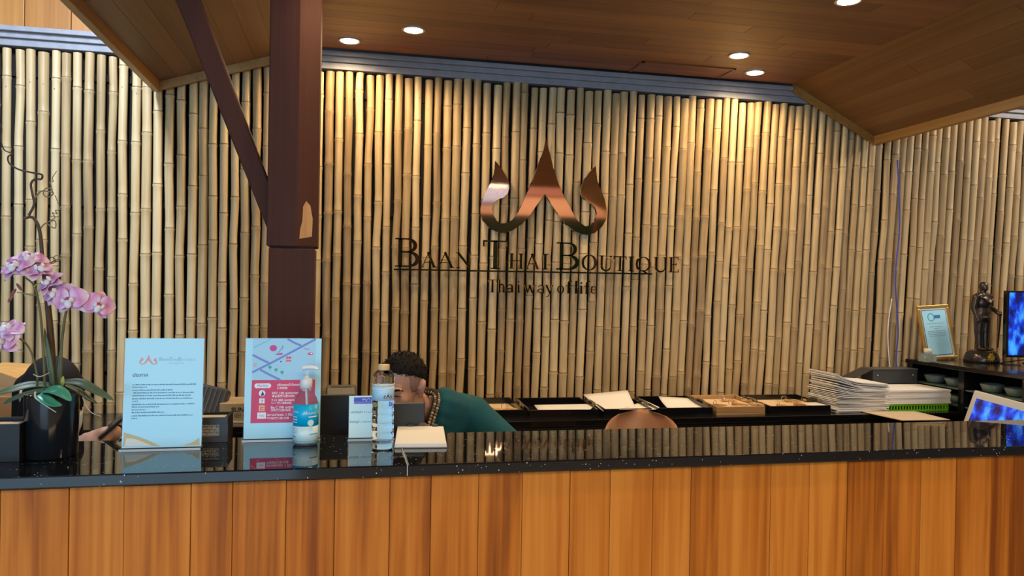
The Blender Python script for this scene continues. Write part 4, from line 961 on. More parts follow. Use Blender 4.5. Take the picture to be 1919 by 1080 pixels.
# --- black caddy with woven panel, behind the notice stand
k0, k1 = at(352, 831, Z=CZ), at(425, 831, Z=CZ)
kd = thing('black_caddy', 'black open desk caddy with a pale woven inset between the two paper stands', 'caddy', ((k0.x + k1.x) / 2, k0.y + .04, CZ))
kw, kh = (k1.x - k0.x) / 2, at(425, 783, Y=k0.y).z - CZ
MB().box((-kw, -.04, 0), (kw, -.030, kh * .22)).build('front_rail', M_darkgrey, kd, bevel=.001); MB().box((-kw, -.04, kh * .74), (kw, -.030, kh)).build('front_rail', M_darkgrey, kd, bevel=.001)
MB().box((kw - .022, -.04, kh * .22), (kw, -.030, kh * .74)).build('front_post', M_darkgrey, kd); MB().box((-kw, -.04, kh * .22), (-kw + .022, -.030, kh * .74)).build('front_post', M_darkgrey, kd)
MB().box((kw - .008, -.03, 0), (kw, .06, kh)).build('side', M_blackm, kd); MB().box((-kw, -.03, 0), (-kw + .008, .06, kh)).build('side', M_blackm, kd)
MB().box((-kw + .008, .052, 0), (kw - .008, .06, kh)).build('back', M_blackm, kd); MB().box((-kw + .008, -.03, 0), (kw - .008, .052, .006)).build('floor', M_blackm, kd)
wv = MB(); n = 9
for i in range(n):
    x = -kw + .024 + (2 * kw - .048) * (i + .5) / n
    for j in range(4):
        z = kh * .24 + kh * .5 * (j + .5) / 4; sg_ = 1 if (i + j) % 2 else -1
        wv.add([(x - .004, -.034, z - .002 * sg_ - .0018), (x + .004, -.034, z + .002 * sg_ - .0018), (x + .004, -.034, z + .002 * sg_ + .0018), (x - .004, -.034, z - .002 * sg_ + .0018), (x - .004, -.031, z - .002 * sg_ - .0018), (x + .004, -.031, z + .002 * sg_ - .0018), (x + .004, -.031, z + .002 * sg_ + .0018), (x - .004, -.031, z - .002 * sg_ + .0018)],
               [(3, 2, 1, 0), (4, 5, 6, 7), (0, 1, 5, 4), (1, 2, 6, 5), (2, 3, 7, 6), (3, 0, 4, 7)])
o = wv.build('woven_inset', mat('pale_weave', (.45, .40, .30), .7), kd); o['kind'] = 'stuff'
MB().box((-kw + .012, -.02, .006), (kw - .012, .045, kh - .006)).build('card_filling', M_paper, kd)

# --- black box at the left edge
k1 = at(36, 866, Z=CZ)
bh = at(36, 795, Y=k1.y).z - CZ
bb = thing('black_card_box', 'black card box with open top at the left edge of the counter', 'box', (k1.x - .09, k1.y + .04, CZ))
MB().box((-.09, -.04, 0), (.09, -.034, bh)).build('front', M_blackm, bb, bevel=.001); MB().box((-.09, .034, 0), (.09, .04, bh * 1.05)).build('back', M_blackm, bb)
for x in (-.09, .084): MB().box((x, -.034, 0), (x + .006, .034, bh)).build('side', M_blackm, bb)
MB().box((-.084, -.034, 0), (.084, .034, .005)).build('floor', M_blackm, bb)
MB().box((-.08, -.02, .005), (.08, .02, bh - .004)).build('cards', mat('wood_cards', (.55, .35, .2), .6), bb)

# ================================================================== POTTED ORCHID
op = at(97, 864, Z=CZ); pr_ = (at(147, 800, Y=op.y + .07).x - at(47, 800, Y=op.y + .07).x) / 2
OY = op.y + pr_
orc = thing('potted_orchid', 'pink moth orchid with curly willow twigs in a glossy black cylinder pot', 'plant', (at(97, 800, Y=OY).x, OY, CZ))
def ol(p): return Vector(p) - Vector(orc.location)
def O(px, py, dy=0): return ol(at(px, py, Y=OY + dy))
ph = at(97, 737, Y=OY).z - CZ
MB().lathe([(pr_ * .93, 0), (pr_ * .97, .004), (pr_ * 1.0, ph * .96), (pr_ * 1.0, ph), (pr_ * .93, ph), (pr_ * .92, ph - .02), (.002, ph - .021)], 40).build('pot', mat('pot_gloss', (.008, .010, .013), .16, coat=.2), orc)
MB().lathe([(pr_ * .92, ph - .022), (pr_ * .6, ph - .012), (.002, ph - .008)], 24).build('moss', mat('moss', (.03, .04, .02), .95), orc)
M_stem = mat('orchid_stem', (.13, .12, .045), .5, var=.2); M_twig = mat('willow_twig', (.085, .055, .038), .7, var=.25); M_leaf = mat('orchid_leaf', (.065, .105, .055), .45, var=.3); M_leaf2 = mat('orchid_leaf_teal', (.05, .30, .19), .35, var=.15)
def twig(name, pts, r0, r1, M, n=6):
    c = smooth_curve(pts, 6); L = len(c); return MB().tube(c, [r0 + (r1 - r0) * i / (L - 1) for i in range(L)], n).build(name, M, orc)
twig('twig', [O(98, 745), O(95, 650, .01), O(88, 570, .01), (O(80, 490, .012)), O(75, 436, .012), O(67, 414, .01), O(58, 407, .01), O(43, 410, .005)], .0065, .0030, M_twig)
twig('twig', [O(104, 745, .02), O(100, 650, .02), O(92, 560, .02), O(84, 480, .02)], .005, .003, M_twig)
twig('twig', [O(54, 404, .012), O(64, 383, .01), O(61, 365, .01), O(58, 345, .01), O(66, 336, .006), O(77, 336, .0), O(79, 328, .008), O(68, 325, .014), O(57, 323, .01), O(36, 318, .01), O(18, 307, .01), O(15, 294, .004), O(23, 288, .0), O(8, 281, .01), O(2, 262, .014), O(3, 240, .01), O(-6, 222, .01)], .0032, .0012, M_twig)
def loop(cx, cy, r, n=10, dy=.01): return [O(cx + r * math.cos(2 * math.pi * k / n), cy + r * .95 * math.sin(2 * math.pi * k / n), dy + .004 * math.sin(2 * math.pi * k / n)) for k in range(n + 1)]
M_tend = mat('pale_tendril', (.25, .19, .09), .6)
twig('tendril', [O(65, 372, .01), O(72, 363, .01), O(80, 358, .01)] + loop(90, 361, 9) + [O(96, 348, .01), O(93, 341, .01), O(100, 340, .01), O(98, 334, .01), O(106, 321, .01)], .0019, .0009, M_tend)
twig('tendril', [O(75, 430, .012), O(82, 421, .01), O(88, 419, .01), O(95, 425, .008), O(104, 427, .01), O(103, 414, .01), O(91, 416, .0), O(103, 408, .012), O(98, 399, .01), O(107, 401, .01), O(104, 395, .0), O(112, 393, .01), O(108, 378, .01), O(103, 366, .01)], .0018, .0009, M_tend)
twig('tendril', [O(80, 488, .02), O(88, 495, .02), O(96, 492, .02)] + loop(98, 488, 6, 8, .02) + loop(106, 485, 6, 8, .02) + [O(114, 488, .02), O(112, 480, .02), O(122, 483, .02)], .0016, .0008, M_tend)
twig('stem', [O(84, 735), O(83, 690, -.01), O(80, 640, -.015), O(76, 590, -.02), O(70, 555, -.02), O(62, 533, -.025), O(47, 520, -.03)], .0036, .0022, M_stem)
twig('stem', [O(113, 735), O(114, 690, -.01), O(116, 640, -.02), O(121, 600, -.03), O(124, 575, -.03), O(112, 545, -.02), O(95, 525, -.02), O(70, 505, -.02), O(42, 500, -.03)], .0040, .002, M_stem)
twig('stem', [O(72, 722, -.01), O(66, 685, -.02), O(56, 655, -.03), O(42, 638, -.03), O(24, 630, -.04)], .0030, .002, M_stem)
twig('bud_stalk', [O(72, 553, -.02), O(58, 553, -.02), O(45, 550, -.02), O(32, 548, -.02)], .0018, .0013, M_stem)
twig('bud_stalk', [O(64, 538, -.025), O(70, 532, -.03), O(79, 533, -.03)], .0018, .0013, mat('pale_green_stalk', (.35, .36, .10), .5))
def leaf_mesh(pts, wid, M, droop=.0, name='leaf', fold=.25):
    c = smooth_curve(pts, 6); L = len(c); b = MB(); vs = []; nW = 4
    for i, p in enumerate(c):
        t = (c[min(i + 1, L - 1)] - c[max(i - 1, 0)]).normalized(); f = i / (L - 1)
        w_ = wid * (math.sin(math.pi * min(1, .12 + f * .88)) ** .6) * (1 if f < .97 else .6)
        up = Vector((0, -.55, .83)); sd = t.cross(up).normalized(); nn_ = sd.cross(t).normalized()
        for k in range(nW + 1):
            s__ = -1 + 2 * k / nW; vs.append(p + sd * s__ * w_ + nn_ * abs(s__) * w_ * fold)
    fs = []
    for i in range(L - 1):
        for k in range(nW): a = i * (nW + 1) + k; fs.append((a, a + 1, a + nW + 2, a + nW + 1))
    b.add(vs, fs, 0, True); o = b.build(name, M, orc); md = o.modifiers.new('t', 'SOLIDIFY'); md.thickness = .0016; return o
leaf_mesh([O(95, 722, -.01), O(60, 722, -.03), O(25, 730, -.05), O(-20, 742, -.06)], .013, M_leaf)
leaf_mesh([O(90, 730, .0), O(55, 738, .01), O(25, 748, .02), O(6, 757, .02)], .010, M_leaf)
leaf_mesh([O(118, 716, -.02), O(150, 718, -.03), O(180, 733, -.04), O(213, 750, -.05)], .013, M_leaf)
leaf_mesh([O(122, 722, .02), O(145, 732, .03), O(165, 746, .03), O(182, 756, .03)], .008, M_leaf)
leaf_mesh([O(82, 733, -.06), O(100, 731, -.075), O(118, 738, -.08), O(134, 752, -.082)], .015, M_leaf2)
leaf_mesh([O(72, 740, -.065), O(84, 748, -.078), O(100, 757, -.082), O(116, 760, -.083)], .012, M_leaf2)
leaf_mesh([O(100, 728, .0), O(96, 700, -.01), O(90, 660, -.01), O(83, 615, -.005)], .0062, M_leaf)
leaf_mesh([O(110, 728, .01), O(111, 700, .0), O(113, 680, .0), O(112, 655, .0)], .005, M_leaf)
leaf_mesh([O(115, 728, -.03), O(117, 718, -.035), O(118, 705, -.035)], .005, mat('yellow_green_leaf', (.35, .36, .06), .5))
twig('air_root', [O(66, 735, -.07), O(66, 745, -.08), O(74, 752, -.085), O(88, 762, -.085), O(105, 773, -.084)], .0022, .0012, mat('air_root', (.50, .50, .42), .6))
twig('air_root', [O(155, 745, .0), O(162, 762, .0), O(172, 774, -.01), O(190, 781, -.01)], .0014, .0008, mat('air_root', (.5, .5, .42), .6))
twig('air_root', [O(63, 702, -.03), O(72, 706, -.04), O(82, 704, -.04), O(92, 699, -.03)], .0014, .001, mat('air_root', (.5, .5, .42), .6))

def petal_mat():
    m = bpy.data.materials.new('orchid_petal'); nt, b = nodes_of(m); N = nt.nodes.new; L = nt.links.new
    tc = N('ShaderNodeTexCoord'); sx = N('ShaderNodeSeparateXYZ'); L(tc.outputs['UV'], sx.inputs[0])
    r = N('ShaderNodeValToRGB'); e = r.color_ramp.elements
    e[0].position = 0; e[0].color = (.85, .80, .90, 1); e[1].position = 1; e[1].color = (.88, .74, .80, 1)
    k = e.new(.22); k.color = (.80, .55, .80, 1); k = e.new(.5); k.color = (.66, .24, .50, 1); k = e.new(.82); k.color = (.80, .50, .62, 1)
    n = N('ShaderNodeTexNoise'); n.inputs['Scale'].default_value = 14; L(tc.outputs['UV'], n.inputs['Vector'])
    ad = N('ShaderNodeMath'); ad.operation = 'MULTIPLY_ADD'; ad.inputs[1].default_value = .25; L(n.outputs['Fac'], ad.inputs[0]); L(sx.outputs['X'], ad.inputs[2])
    sb_ = N('ShaderNodeMath'); sb_.operation = 'SUBTRACT'; sb_.inputs[1].default_value = .125; L(ad.outputs[0], sb_.inputs[0])
    L(sb_.outputs[0], r.inputs[0]); L(r.outputs[0], b.inputs['Base Color']); b.inputs['Roughness'].default_value = .5
    b.inputs['Subsurface Weight'].default_value = 0.0
    return m
M_petal = petal_mat(); M_back = mat('petal_back_brown', (.23, .085, .075), .6); M_lip = mat('orchid_lip', (.80, .76, .84), .5); M_throat = mat('orchid_throat', (.40, .07, .11), .5)
def petal_data(L_, W_, cup, name='petal'):
    """petal in local coords: grows along +x from the flower centre, faces +z"""
    nr, na = 7, 6; vs = []; uv = []
    for i in range(nr + 1):
        f = i / nr; wd = W_ * (math.sin(math.pi * (f ** .75) * .94 + .06)) ** .75 if f < 1 else 0
        wd = max(wd, W_ * .06 if f < 1 else W_ * .05)
        for k in range(na + 1):
            s__ = -1 + 2 * k / na; vs.append((L_ * f, wd * s__, cup * (f * f * .35 * L_ - (s__ * s__) * wd * .22) + .0015 * math.sin(f * 9 + s__ * 4))); uv.append((f, k / na))
    fs = [(i * (na + 1) + k, (i + 1) * (na + 1) + k, (i + 1) * (na + 1) + k + 1, i * (na + 1) + k + 1) for i in range(nr) for k in range(na)]
    me = bpy.data.meshes.new(name); me.from_pydata(vs, [], fs); lay = me.uv_layers.new(name='UVMap')
    for lp in me.loops: lay.data[lp.index].uv = uv[lp.vertex_index]
    for p in me.polygons: p.use_smooth = True
    me.materials.append(M_petal); me.materials.append(M_back); return me
D_pet = petal_data(.036, .0215, -.9); D_sep = petal_data(.034, .0125, -.7, 'sepal')
Z3 = Vector((0, 0, 1))
def flower(px, py, dy, face, spin=0, size=1.0):
    c = O(px, py, dy); f = bpy.data.objects.new('flower', None); col.objects.link(f); f.parent = orc; f.location = c; f.empty_display_size = .01
    zx = Vector(face).normalized(); q_ = zx.to_track_quat('Z', 'Y'); f.rotation_mode = 'QUATERNION'
    f.rotation_quaternion = q_ @ Euler((0, 0, spin)).to_quaternion(); f.scale = (size,) * 3
    def pet(me, ang, nm, tilt=.18, lift=0):
        o = obj(nm, me, f); o.rotation_mode = 'XYZ'; o.rotation_euler = (0, -tilt, R(ang)); o.location = (0, 0, lift)
        md = o.modifiers.new('t', 'SOLIDIFY'); md.thickness = .0009; md.material_offset = 1
    for a in (90, 218, 322): pet(D_sep, a, 'sepal', .02, -.0015)
    for a in (12, 168): pet(D_pet, a, 'petal', .14, .001)
    b = MB().ell((0, -.009, .009), (.007, .010, .006), n=10, m=6); b.ell((-.008, -.002, .010), (.004, .006, .008), n=8, m=6); b.ell((.008, -.002, .010), (.004, .006, .008), n=8, m=6); b.build('lip', M_lip, f)
    MB().ell((0, .001, .008), (.0045, .0045, .006), n=8, m=6).build('column', M_throat, f)
flower(30, 500, -.05, (-.35, -.75, .55), .3, 1.22)
flower(55, 486, -.03, (.1, -.5, .85), -.2, 1.15)
flower(72, 505, -.05, (.25, -.6, .75), .5, 1.05)
flower(92, 530, -.05, (-.5, -.6, .6), .9, 1.0)
flower(103, 548, -.04, (-.4, -.8, .35), .4, 1.05)
flower(131, 562, -.06, (-.15, -.97, .1), .12, 1.22)
flower(184, 572, -.05, (.45, -.88, .1), -.35, 1.12)
flower(2, 640, -.07, (-.3, -.95, .1), .2, 1.25)
flower(18, 617, -.06, (-.25, -.55, .8), -.3, 1.1)
for px, py, sx_ in ((25, 548, 1), (36, 538, -1), (20, 560, 1)):   # faded bud, brown petals
    c = O(px, py, -.02); MB().ell(c, (.004, .003, .011), M=Euler((0, sx_ * .6, 0)).to_matrix(), n=8, m=6).build('faded_petal', M_back, orc)

# ================================================================== BEHIND THE COUNTER
# monitor seen from behind, dark laptop lid, cardboard box, ribbed cushion
def monitor_back(name, label, px0, px1, pyt, Yd, tilt, cat='monitor', hinge=True, M=M_blackm, zb=.74):
    a, c = at(px0, pyt, Y=Yd), at(px1, pyt, Y=Yd); t = thing(name, label, cat, ((a.x + c.x) / 2, Yd, zb)); w = (c.x - a.x) / 2; h = a.z - zb
    T = Matrix.Rotation(R(tilt), 4, 'X')
    MB().box((-w, -.008, h * .16), (w, .008, h), M=T).build('casing', M, t, bevel=.004)
    if hinge:
        MB().box((-.03, -.012, .008), (.03, .004, h * .45)).build('neck', M, t); MB().box((-.09, -.08, 0), (.09, .08, .01)).build('foot', M, t, bevel=.003)
        MB().box((-w * .9, .0085, h * .19), (w * .9, .0095, h * .97), M=T).build('screen', mat('screen_off', (.01, .01, .012), .2), t)
    else:
        MB().box((-w, .012, 0), (w, .23, .016)).build('keyboard_deck', M_darkgrey, t, bevel=.003); MB().box((-w, -.006, .008), (w, .012, h * .18)).build('hinge', M, t)
    return t
monitor_back('desk_monitor', 'black monitor seen from behind, between map stand and bank card stand', 597, 668, 740, 2.44, 0)
mt = monitor_back('dark_laptop', 'dark slate laptop lid seen from behind in front of the clerk', 700, 795, 753, 2.40, 3, 'laptop', False, mat('slate_lid', (.030, .040, .050), .45))
a, c = at(610, 730, Y=2.62), at(668, 730, Y=2.62)
pt_ = thing('receipt_printer', 'small dark grey printer with sloping top behind the black monitor', 'printer', ((a.x + c.x) / 2, 2.64, .74)); w_ = (c.x - a.x) / 2; h_ = a.z - .74
MB().prism([(-w_, -.06, 0), (-w_, .10, 0), (-w_, .10, h_), (-w_, .02, h_), (-w_, -.06, h_ - .035)], (2 * w_, 0, 0)).build('casing', mat('warm_grey_plastic', (.06, .055, .052), .5), pt_, bevel=.006)
MB().box((-w_ * .7, .02, h_ - .001), (w_ * .7, .05, h_ + .001)).build('paper_slot', M_blackm, pt_)
# carton on the sideboard
a, c = at(409, 800, Y=3.75), at(520, 800, Y=3.75); zt = at(430, 757, Y=3.75).z; zb = max(DZ, at(430, 803, Y=3.75).z)
cz = DZ
ca = thing('cardboard_carton', 'cream cardboard carton with printed name behind the map stand', 'box', ((a.x + c.x) / 2, 3.86, cz)); w_ = (c.x - a.x) / 2; h_ = zt - cz; hm = at(430, 790, Y=3.75).z - cz
M_cart = mat('carton', (.50, .38, .22), .7, var=.05)
MB().box((-w_, -.11, 0), (w_, .11, hm)).build('tray', mat('carton_light', (.66, .58, .44), .7), ca, bevel=.002)
MB().box((-w_ + .004, -.108, hm), (w_ - .004, .108, h_)).build('lid', M_cart, ca, bevel=.002)
text_mesh('printed_text', 'SUN MARKET', .030, mat('ink_black', (.02, .02, .02), .6), (-w_ + .055, -.1085, hm + (h_ - hm) * .52), (1, 0, 0), (0, 0, 1), .0006, ca, 'LEFT', 0, .0008)
for k in (.30, .18): text_mesh('printed_text', 'NET 24', .016, mat('ink_black', (.02, .02, .02), .6), (-w_ + .07, -.1085, hm + (h_ - hm) * k), (1, 0, 0), (0, 0, 1), .0006, ca)
# ribbed grey cushion-like pack leaning beside the carton
a = at(352, 775, Y=3.72); c = at(412, 740, Y=3.72); zt = at(385, 729, Y=3.72).z
gp = thing('grey_ribbed_case', 'dark grey ribbed case leaning on the sideboard behind the notice stand', 'case', (a.x + .05, 3.80, DZ)); w_ = (c.x - a.x) / 2 + .01; h_ = zt - DZ
T = Matrix.Rotation(R(-18), 4, 'X') @ Matrix.Rotation(R(14), 4, 'Y')
MB().box((-w_, -.04, .035), (w_, .04, h_ * 1.02), M=T).build('body', M_darkgrey, gp, bevel=.012, seg=3)
for k in range(7):
    x = -w_ * .8 + k * w_ * .27; MB().box((x - .003, -.045, h_ * .25), (x + .003, -.040, h_ * .95), M=T).build('rib', mat('rib_grey', (.10, .10, .10), .5), gp)
# orange timber screen far left
a, c = at(-60, 700, Y=3.2), at(46, 712, Y=3.2); zt0, zt1 = at(0, 694, Y=3.2).z, at(44, 713, Y=3.2).z
wd_ = thing('timber_cabinet', 'honey-coloured timber cabinet at the left picture edge behind the orchid', 'cabinet', ((a.x + c.x) / 2, 3.35, 0)); w_ = (c.x - a.x) / 2
MB().prism([(-w_, -.15, 0), (w_, -.15, 0), (w_, -.15, zt1), (w_ * .2, -.15, zt0 - .008), (-w_, -.15, zt0)], (0, .3, 0)).build('carcass', grain_mat('honey_timber', (.36, .16, .04), (.52, .26, .07), (.62, .34, .10), 0, .4, 8, .06), wd_, bevel=.004)
MB().box((-w_ * .92, -.158, .1), (w_ * .92, -.15, zt1 - .06)).build('door', M_teak_panel, wd_, bevel=.002)

# chairs
def office_chair(name, label, loc, rz, back_top, M, width=.42, seat_z=.42):
    t = thing(name, label, 'chair', loc, rz, 'office chairs behind the counter')     # faces -y
    MB().box((-.22, -.22, seat_z - .06), (.22, .20, seat_z)).build('seat', M, t, bevel=.025, seg=3)
    n, m = 14, 30; vs = []; fs = []
    z0 = seat_z + .10; hh = back_top - z0
    for lay in (0, 1):
        for j in range(m + 1):
            v = j / m; zz = z0 + hh * v; half = width / 2 * (1 - .93 * max(0, (v - .55) / .45) ** 5) ** .5 if v > .55 else width / 2 * (.86 + .14 * v / .55)
            half = max(half, .02)
            for i in range(n + 1):
                u_ = -1 + 2 * i / n; edge = (1 - abs(u_) ** 4) ** .5 if abs(u_) < 1 else 0; ed2 = min(1, (1 - v) * 5) ** .5 * min(1, v * 8 + .05) ** .5
                th = .035 * edge * ed2; yy = .22 + .05 * v - .05 * u_ * u_
                vs.append((u_ * half, yy + (th if lay else -th), zz))
    K = (n + 1) * (m + 1)
    for j in range(m):
        for i in range(n): a_ = j * (n + 1) + i; fs += [(a_, a_ + 1, a_ + n + 2, a_ + n + 1), (K + a_, K + a_ + n + 1, K + a_ + n + 2, K + a_ + 1)]
    for i in range(n): fs += [(i, K + i, K + i + 1, i + 1), (m * (n + 1) + i, m * (n + 1) + i + 1, K + m * (n + 1) + i + 1, K + m * (n + 1) + i)]
    for j in range(m): a_ = j * (n + 1); fs += [(a_, a_ + n + 1, K + a_ + n + 1, K + a_), (a_ + n, K + a_ + n, K + a_ + 2 * n + 1, a_ + 2 * n + 1)]
    MB().add(vs, fs, 0, True).build('backrest', M, t)
    MB().tube([(0, .10, seat_z - .06), (0, .26, seat_z - .04), (0, .27, seat_z + .2)], .02, 8).build('back_bracket', M_blackm, t)
    MB().lathe([(.03, .08), (.03, seat_z - .06)], 14).build('gas_column', M_steel, t)
    for k in range(5):
        a_ = 2 * math.pi * k / 5 + .3; e = (.28 * math.cos(a_), .28 * math.sin(a_), .06)
        lg = MB().tube([(0, 0, .10), e], [.025, .018], 8).build('leg', M_blackm, t)
        MB().ell((e[0], e[1], .03), (.022, .022, .03), n=10, m=6).build('castor', M_blackm, lg)
    return t
p = at(1203, 767, Y=3.05)
ch = office_chair('tan_office_chair', 'tan leather office chair, its rounded back showing above the counter', (p.x - .27 * math.sin(R(20)), p.y - .27 * math.cos(R(20)), 0), R(-20), p.z, mat('tan_leather', (.46, .21, .10), .35), .32, .44)
office_chair('black_office_chair', 'black office chair under the clerk in teal', (.46, 3.12, 0), R(-8), .80, M_blackm, .40, .40)
office_chair('black_office_chair', 'black office chair under the seated woman behind the orchid', (-.90, 2.99, 0), R(4), .80, M_blackm, .40, .42)

# ================================================================== PEOPLE
def head_prims(S, Mh, c, female=False):
    def e(p, r, rot=None): S.ell(c + Mh @ Vector(p), r, M=(Mh @ rot if rot is not None else Mh), n=20, m=14)
    def k(a, b, r0, r1): S.caps(c + Mh @ Vector(a), c + Mh @ Vector(b), r0, r1, 12)
    e((0, .015, .030), (.074, .095, .086)); e((0, -.030, -.030), (.060, .066, .088)); e((0, -.048, -.088), (.042, .044, .030))
    e((0, -.02, -.07), (.056, .055, .045))
    k((0, -.093, .008), (0, -.116, -.030), .009, .0125); e((-.011, -.104, -.034), (.009, .010, .008)); e((.011, -.104, -.034), (.009, .010, .008))
    k((-.040, -.083, .021), (-.012, -.092, .018), .009, .010); k((.040, -.083, .021), (.012, -.092, .018), .009, .010)
    e((-.040, -.068, -.024), (.024, .022, .022)); e((.040, -.068, -.024), (.024, .022, .022))
    e((0, -.093, -.060), (.023, .012, .007)); e((0, -.091, -.070), (.019, .012, .007))
    e((-.031, -.084, .000), (.015, .010, .008)); e((.031, -.084, .000), (.015, .010, .008))
    for s in (-1, 1):
        e((s * .079, .014, -.004), (.010, .022, .033), Euler((R(-12), s * R(14), s * R(18))).to_matrix()); e((s * .076, .004, -.030), (.009, .011, .014))
    k((0, .030, -.06), (0, .045, -.13), .056, .058)
def hand_prims(S, wrist, Mh, side, curl=.5, scale=1.0):
    """hand with palm, four unequal fingers and a thumb; local: fingers along -y, palm down (-z), thumb on +x*side"""
    def P(v): return wrist + Mh @ (Vector(v) * scale)
    S.ell(P((0, -.045, 0)), (.040 * scale, .050 * scale, .016 * scale), M=Mh, n=14, m=8); S.caps(P((0, 0, 0)), P((0, -.03, 0)), .027 * scale, .030 * scale)
    for x, L_, r_ in ((-.031, .060, .0078), (-.0105, .074, .0086), (.0105, .080, .0090), (.031, .070, .0086)):
        x *= side; a = Vector((x * .95, -.082, 0)); pts = [a]; ang = .15
        for f, w_ in zip((.46, .30, .24), (1, 1, 1)):
            ang += curl; a = a + Vector((x * .04, -math.cos(ang), -math.sin(ang))) * L_ * f; pts.append(a)
        for i in range(3): S.caps(P(pts[i]), P(pts[i + 1]), r_ * scale * (1 - .08 * i), r_ * scale * (1 - .08 * (i + 1)), 10)
    t0, t1, t2, t3 = (.026 * side, -.022, -.004), (.052 * side, -.048, -.014), (.060 * side, -.074, -.026), (.056 * side, -.096, -.034)
    S.caps(P(t0), P(t1), .013 * scale, .0115 * scale, 10); S.caps(P(t1), P(t2), .0112 * scale, .010 * scale, 10); S.caps(P(t2), P(t3), .010 * scale, .0085 * scale, 10)
def hair_cap(parent, Mh, c, name, M, keep, rad=1.045, base=(.074, .095, .086), ctr=(0, .015, .030), thick=.006, seed=1, rough=.0012, n=36, m=24):
    q = random.Random(seed); idx = {}; vs = []; fs = []
    def vert(i, k):
        k %= n
        if (i, k) not in idx:
            t = math.pi * i / m; a = 2 * math.pi * k / n; d = Vector((math.sin(t) * math.cos(a), math.sin(t) * math.sin(a), math.cos(t)))
            ex_ = 1 + thick * 0; r = rad + q.uniform(-1, 1) * rough * 10
            p = Vector((d.x * base[0] * r, d.y * base[1] * r, d.z * base[2] * r)) + Vector(ctr); idx[(i, k)] = len(vs); vs.append(c + Mh @ p)
        return idx[(i, k)]
    for i in range(m):
        for k in range(n):
            t = math.pi * (i + .5) / m; a = 2 * math.pi * (k + .5) / n
            p = Vector((math.sin(t) * math.cos(a) * base[0], math.sin(t) * math.sin(a) * base[1], math.cos(t) * base[2])) + Vector(ctr)
            if keep(p): fs.append((vert(i, k), vert(i + 1, k), vert(i + 1, k + 1), vert(i, k + 1)))
    b = MB().add(vs, fs, 0, True); o = b.build(name, M, parent); md = o.modifiers.new('t', 'SOLIDIFY'); md.thickness = thick; md.offset = 1; return o

# --- clerk in teal
pe = thing('person', 'clerk in a teal shirt bending low behind the dark laptop, looking down', 'person', (.46, 3.05, 0))
def L_(p): return Vector(p) - Vector(pe.location)
HC = at(753, 722, Y=2.70); Mh = (Euler((0, 0, R(-34))).to_matrix() @ Euler((R(16), 0, 0)).to_matrix() @ Euler((0, R(5), 0)).to_matrix()) * .94
hc = L_(HC)
NB = L_(at(808, 783, Y=2.84)); CH = L_(at(845, 812, Y=2.96)); SHL = L_(at(884, 778, Y=2.90)); SHR = L_(at(745, 815, Y=2.95))
PEL = Vector((.02, .06, .54)); BEL = L_((.46, 3.02, .80))
def torso(S, g, arms=True, full=True):
    S.caps(PEL + Vector((-.08, 0, 0)), PEL + Vector((.08, 0, 0)), .125 + g, .125 + g); S.caps(PEL, BEL, .150 + g, .155 + g); S.caps(BEL + Vector((-.05, 0, 0)), CH + Vector((-.06, 0, -.03)), .13 + g, .12 + g); S.caps(BEL + Vector((.05, 0, 0)), CH + Vector((.05, .0, -.03)), .13 + g, .115 + g)
    S.caps(CH + Vector((-.02, .01, .0)), SHL + Vector((-.05, .02, .0)), .085 + g, .070 + g); S.caps(CH, SHR, .085 + g, .070 + g); S.caps(NB + Vector((.05, .05, .0)), SHL, .055 + g, .062 + g); S.caps(NB + Vector((-.02, .05, -.02)), SHR, .05 + g, .062 + g)
EL_ = L_((.70, 2.80, .84)); ER_ = L_((.03, 2.80, .80)); WL_ = L_((.50, 2.54, .79)); WR_ = L_((.24, 2.54, .79))
S = MB(); head_prims(S, Mh, hc); S.caps(hc + Mh @ Vector((0, .045, -.10)), NB + Vector((.03, .03, .03)), .050, .054)
torso(S, 0)
for sh, el, wr in ((SHL, EL_, WL_), (SHR, ER_, WR_)): S.caps(sh, el, .055, .044); S.caps(el, wr, .043, .030)
for wr, el, sd_ in ((WL_, EL_, -1), (WR_, ER_, 1)):
    d = (wr - el).normalized(); d.z *= .2; d.normalize(); yv = -d; zv = Vector((0, 0, 1)); xv = yv.cross(zv).normalized(); zv = xv.cross(yv); hand_prims(S, wr, Matrix((xv, yv, zv)).transposed(), sd_, .35)
for s in (-1, 1):
    hip = PEL + Vector((s * .10, -.02, -.03)); kn = Vector((s * .13 + .02, -.40, .50)); an = Vector((s * .13 + .02, -.36, .09))
    S.caps(hip, kn, .085, .060); S.caps(kn, an, .058, .040); S.caps(an + Vector((0, .03, -.04)), an + Vector((0, -.15, -.055)), .040, .032)
body = remeshed(S, 'body', .0065, M_skin, pe, smooth=3, factor=.45)
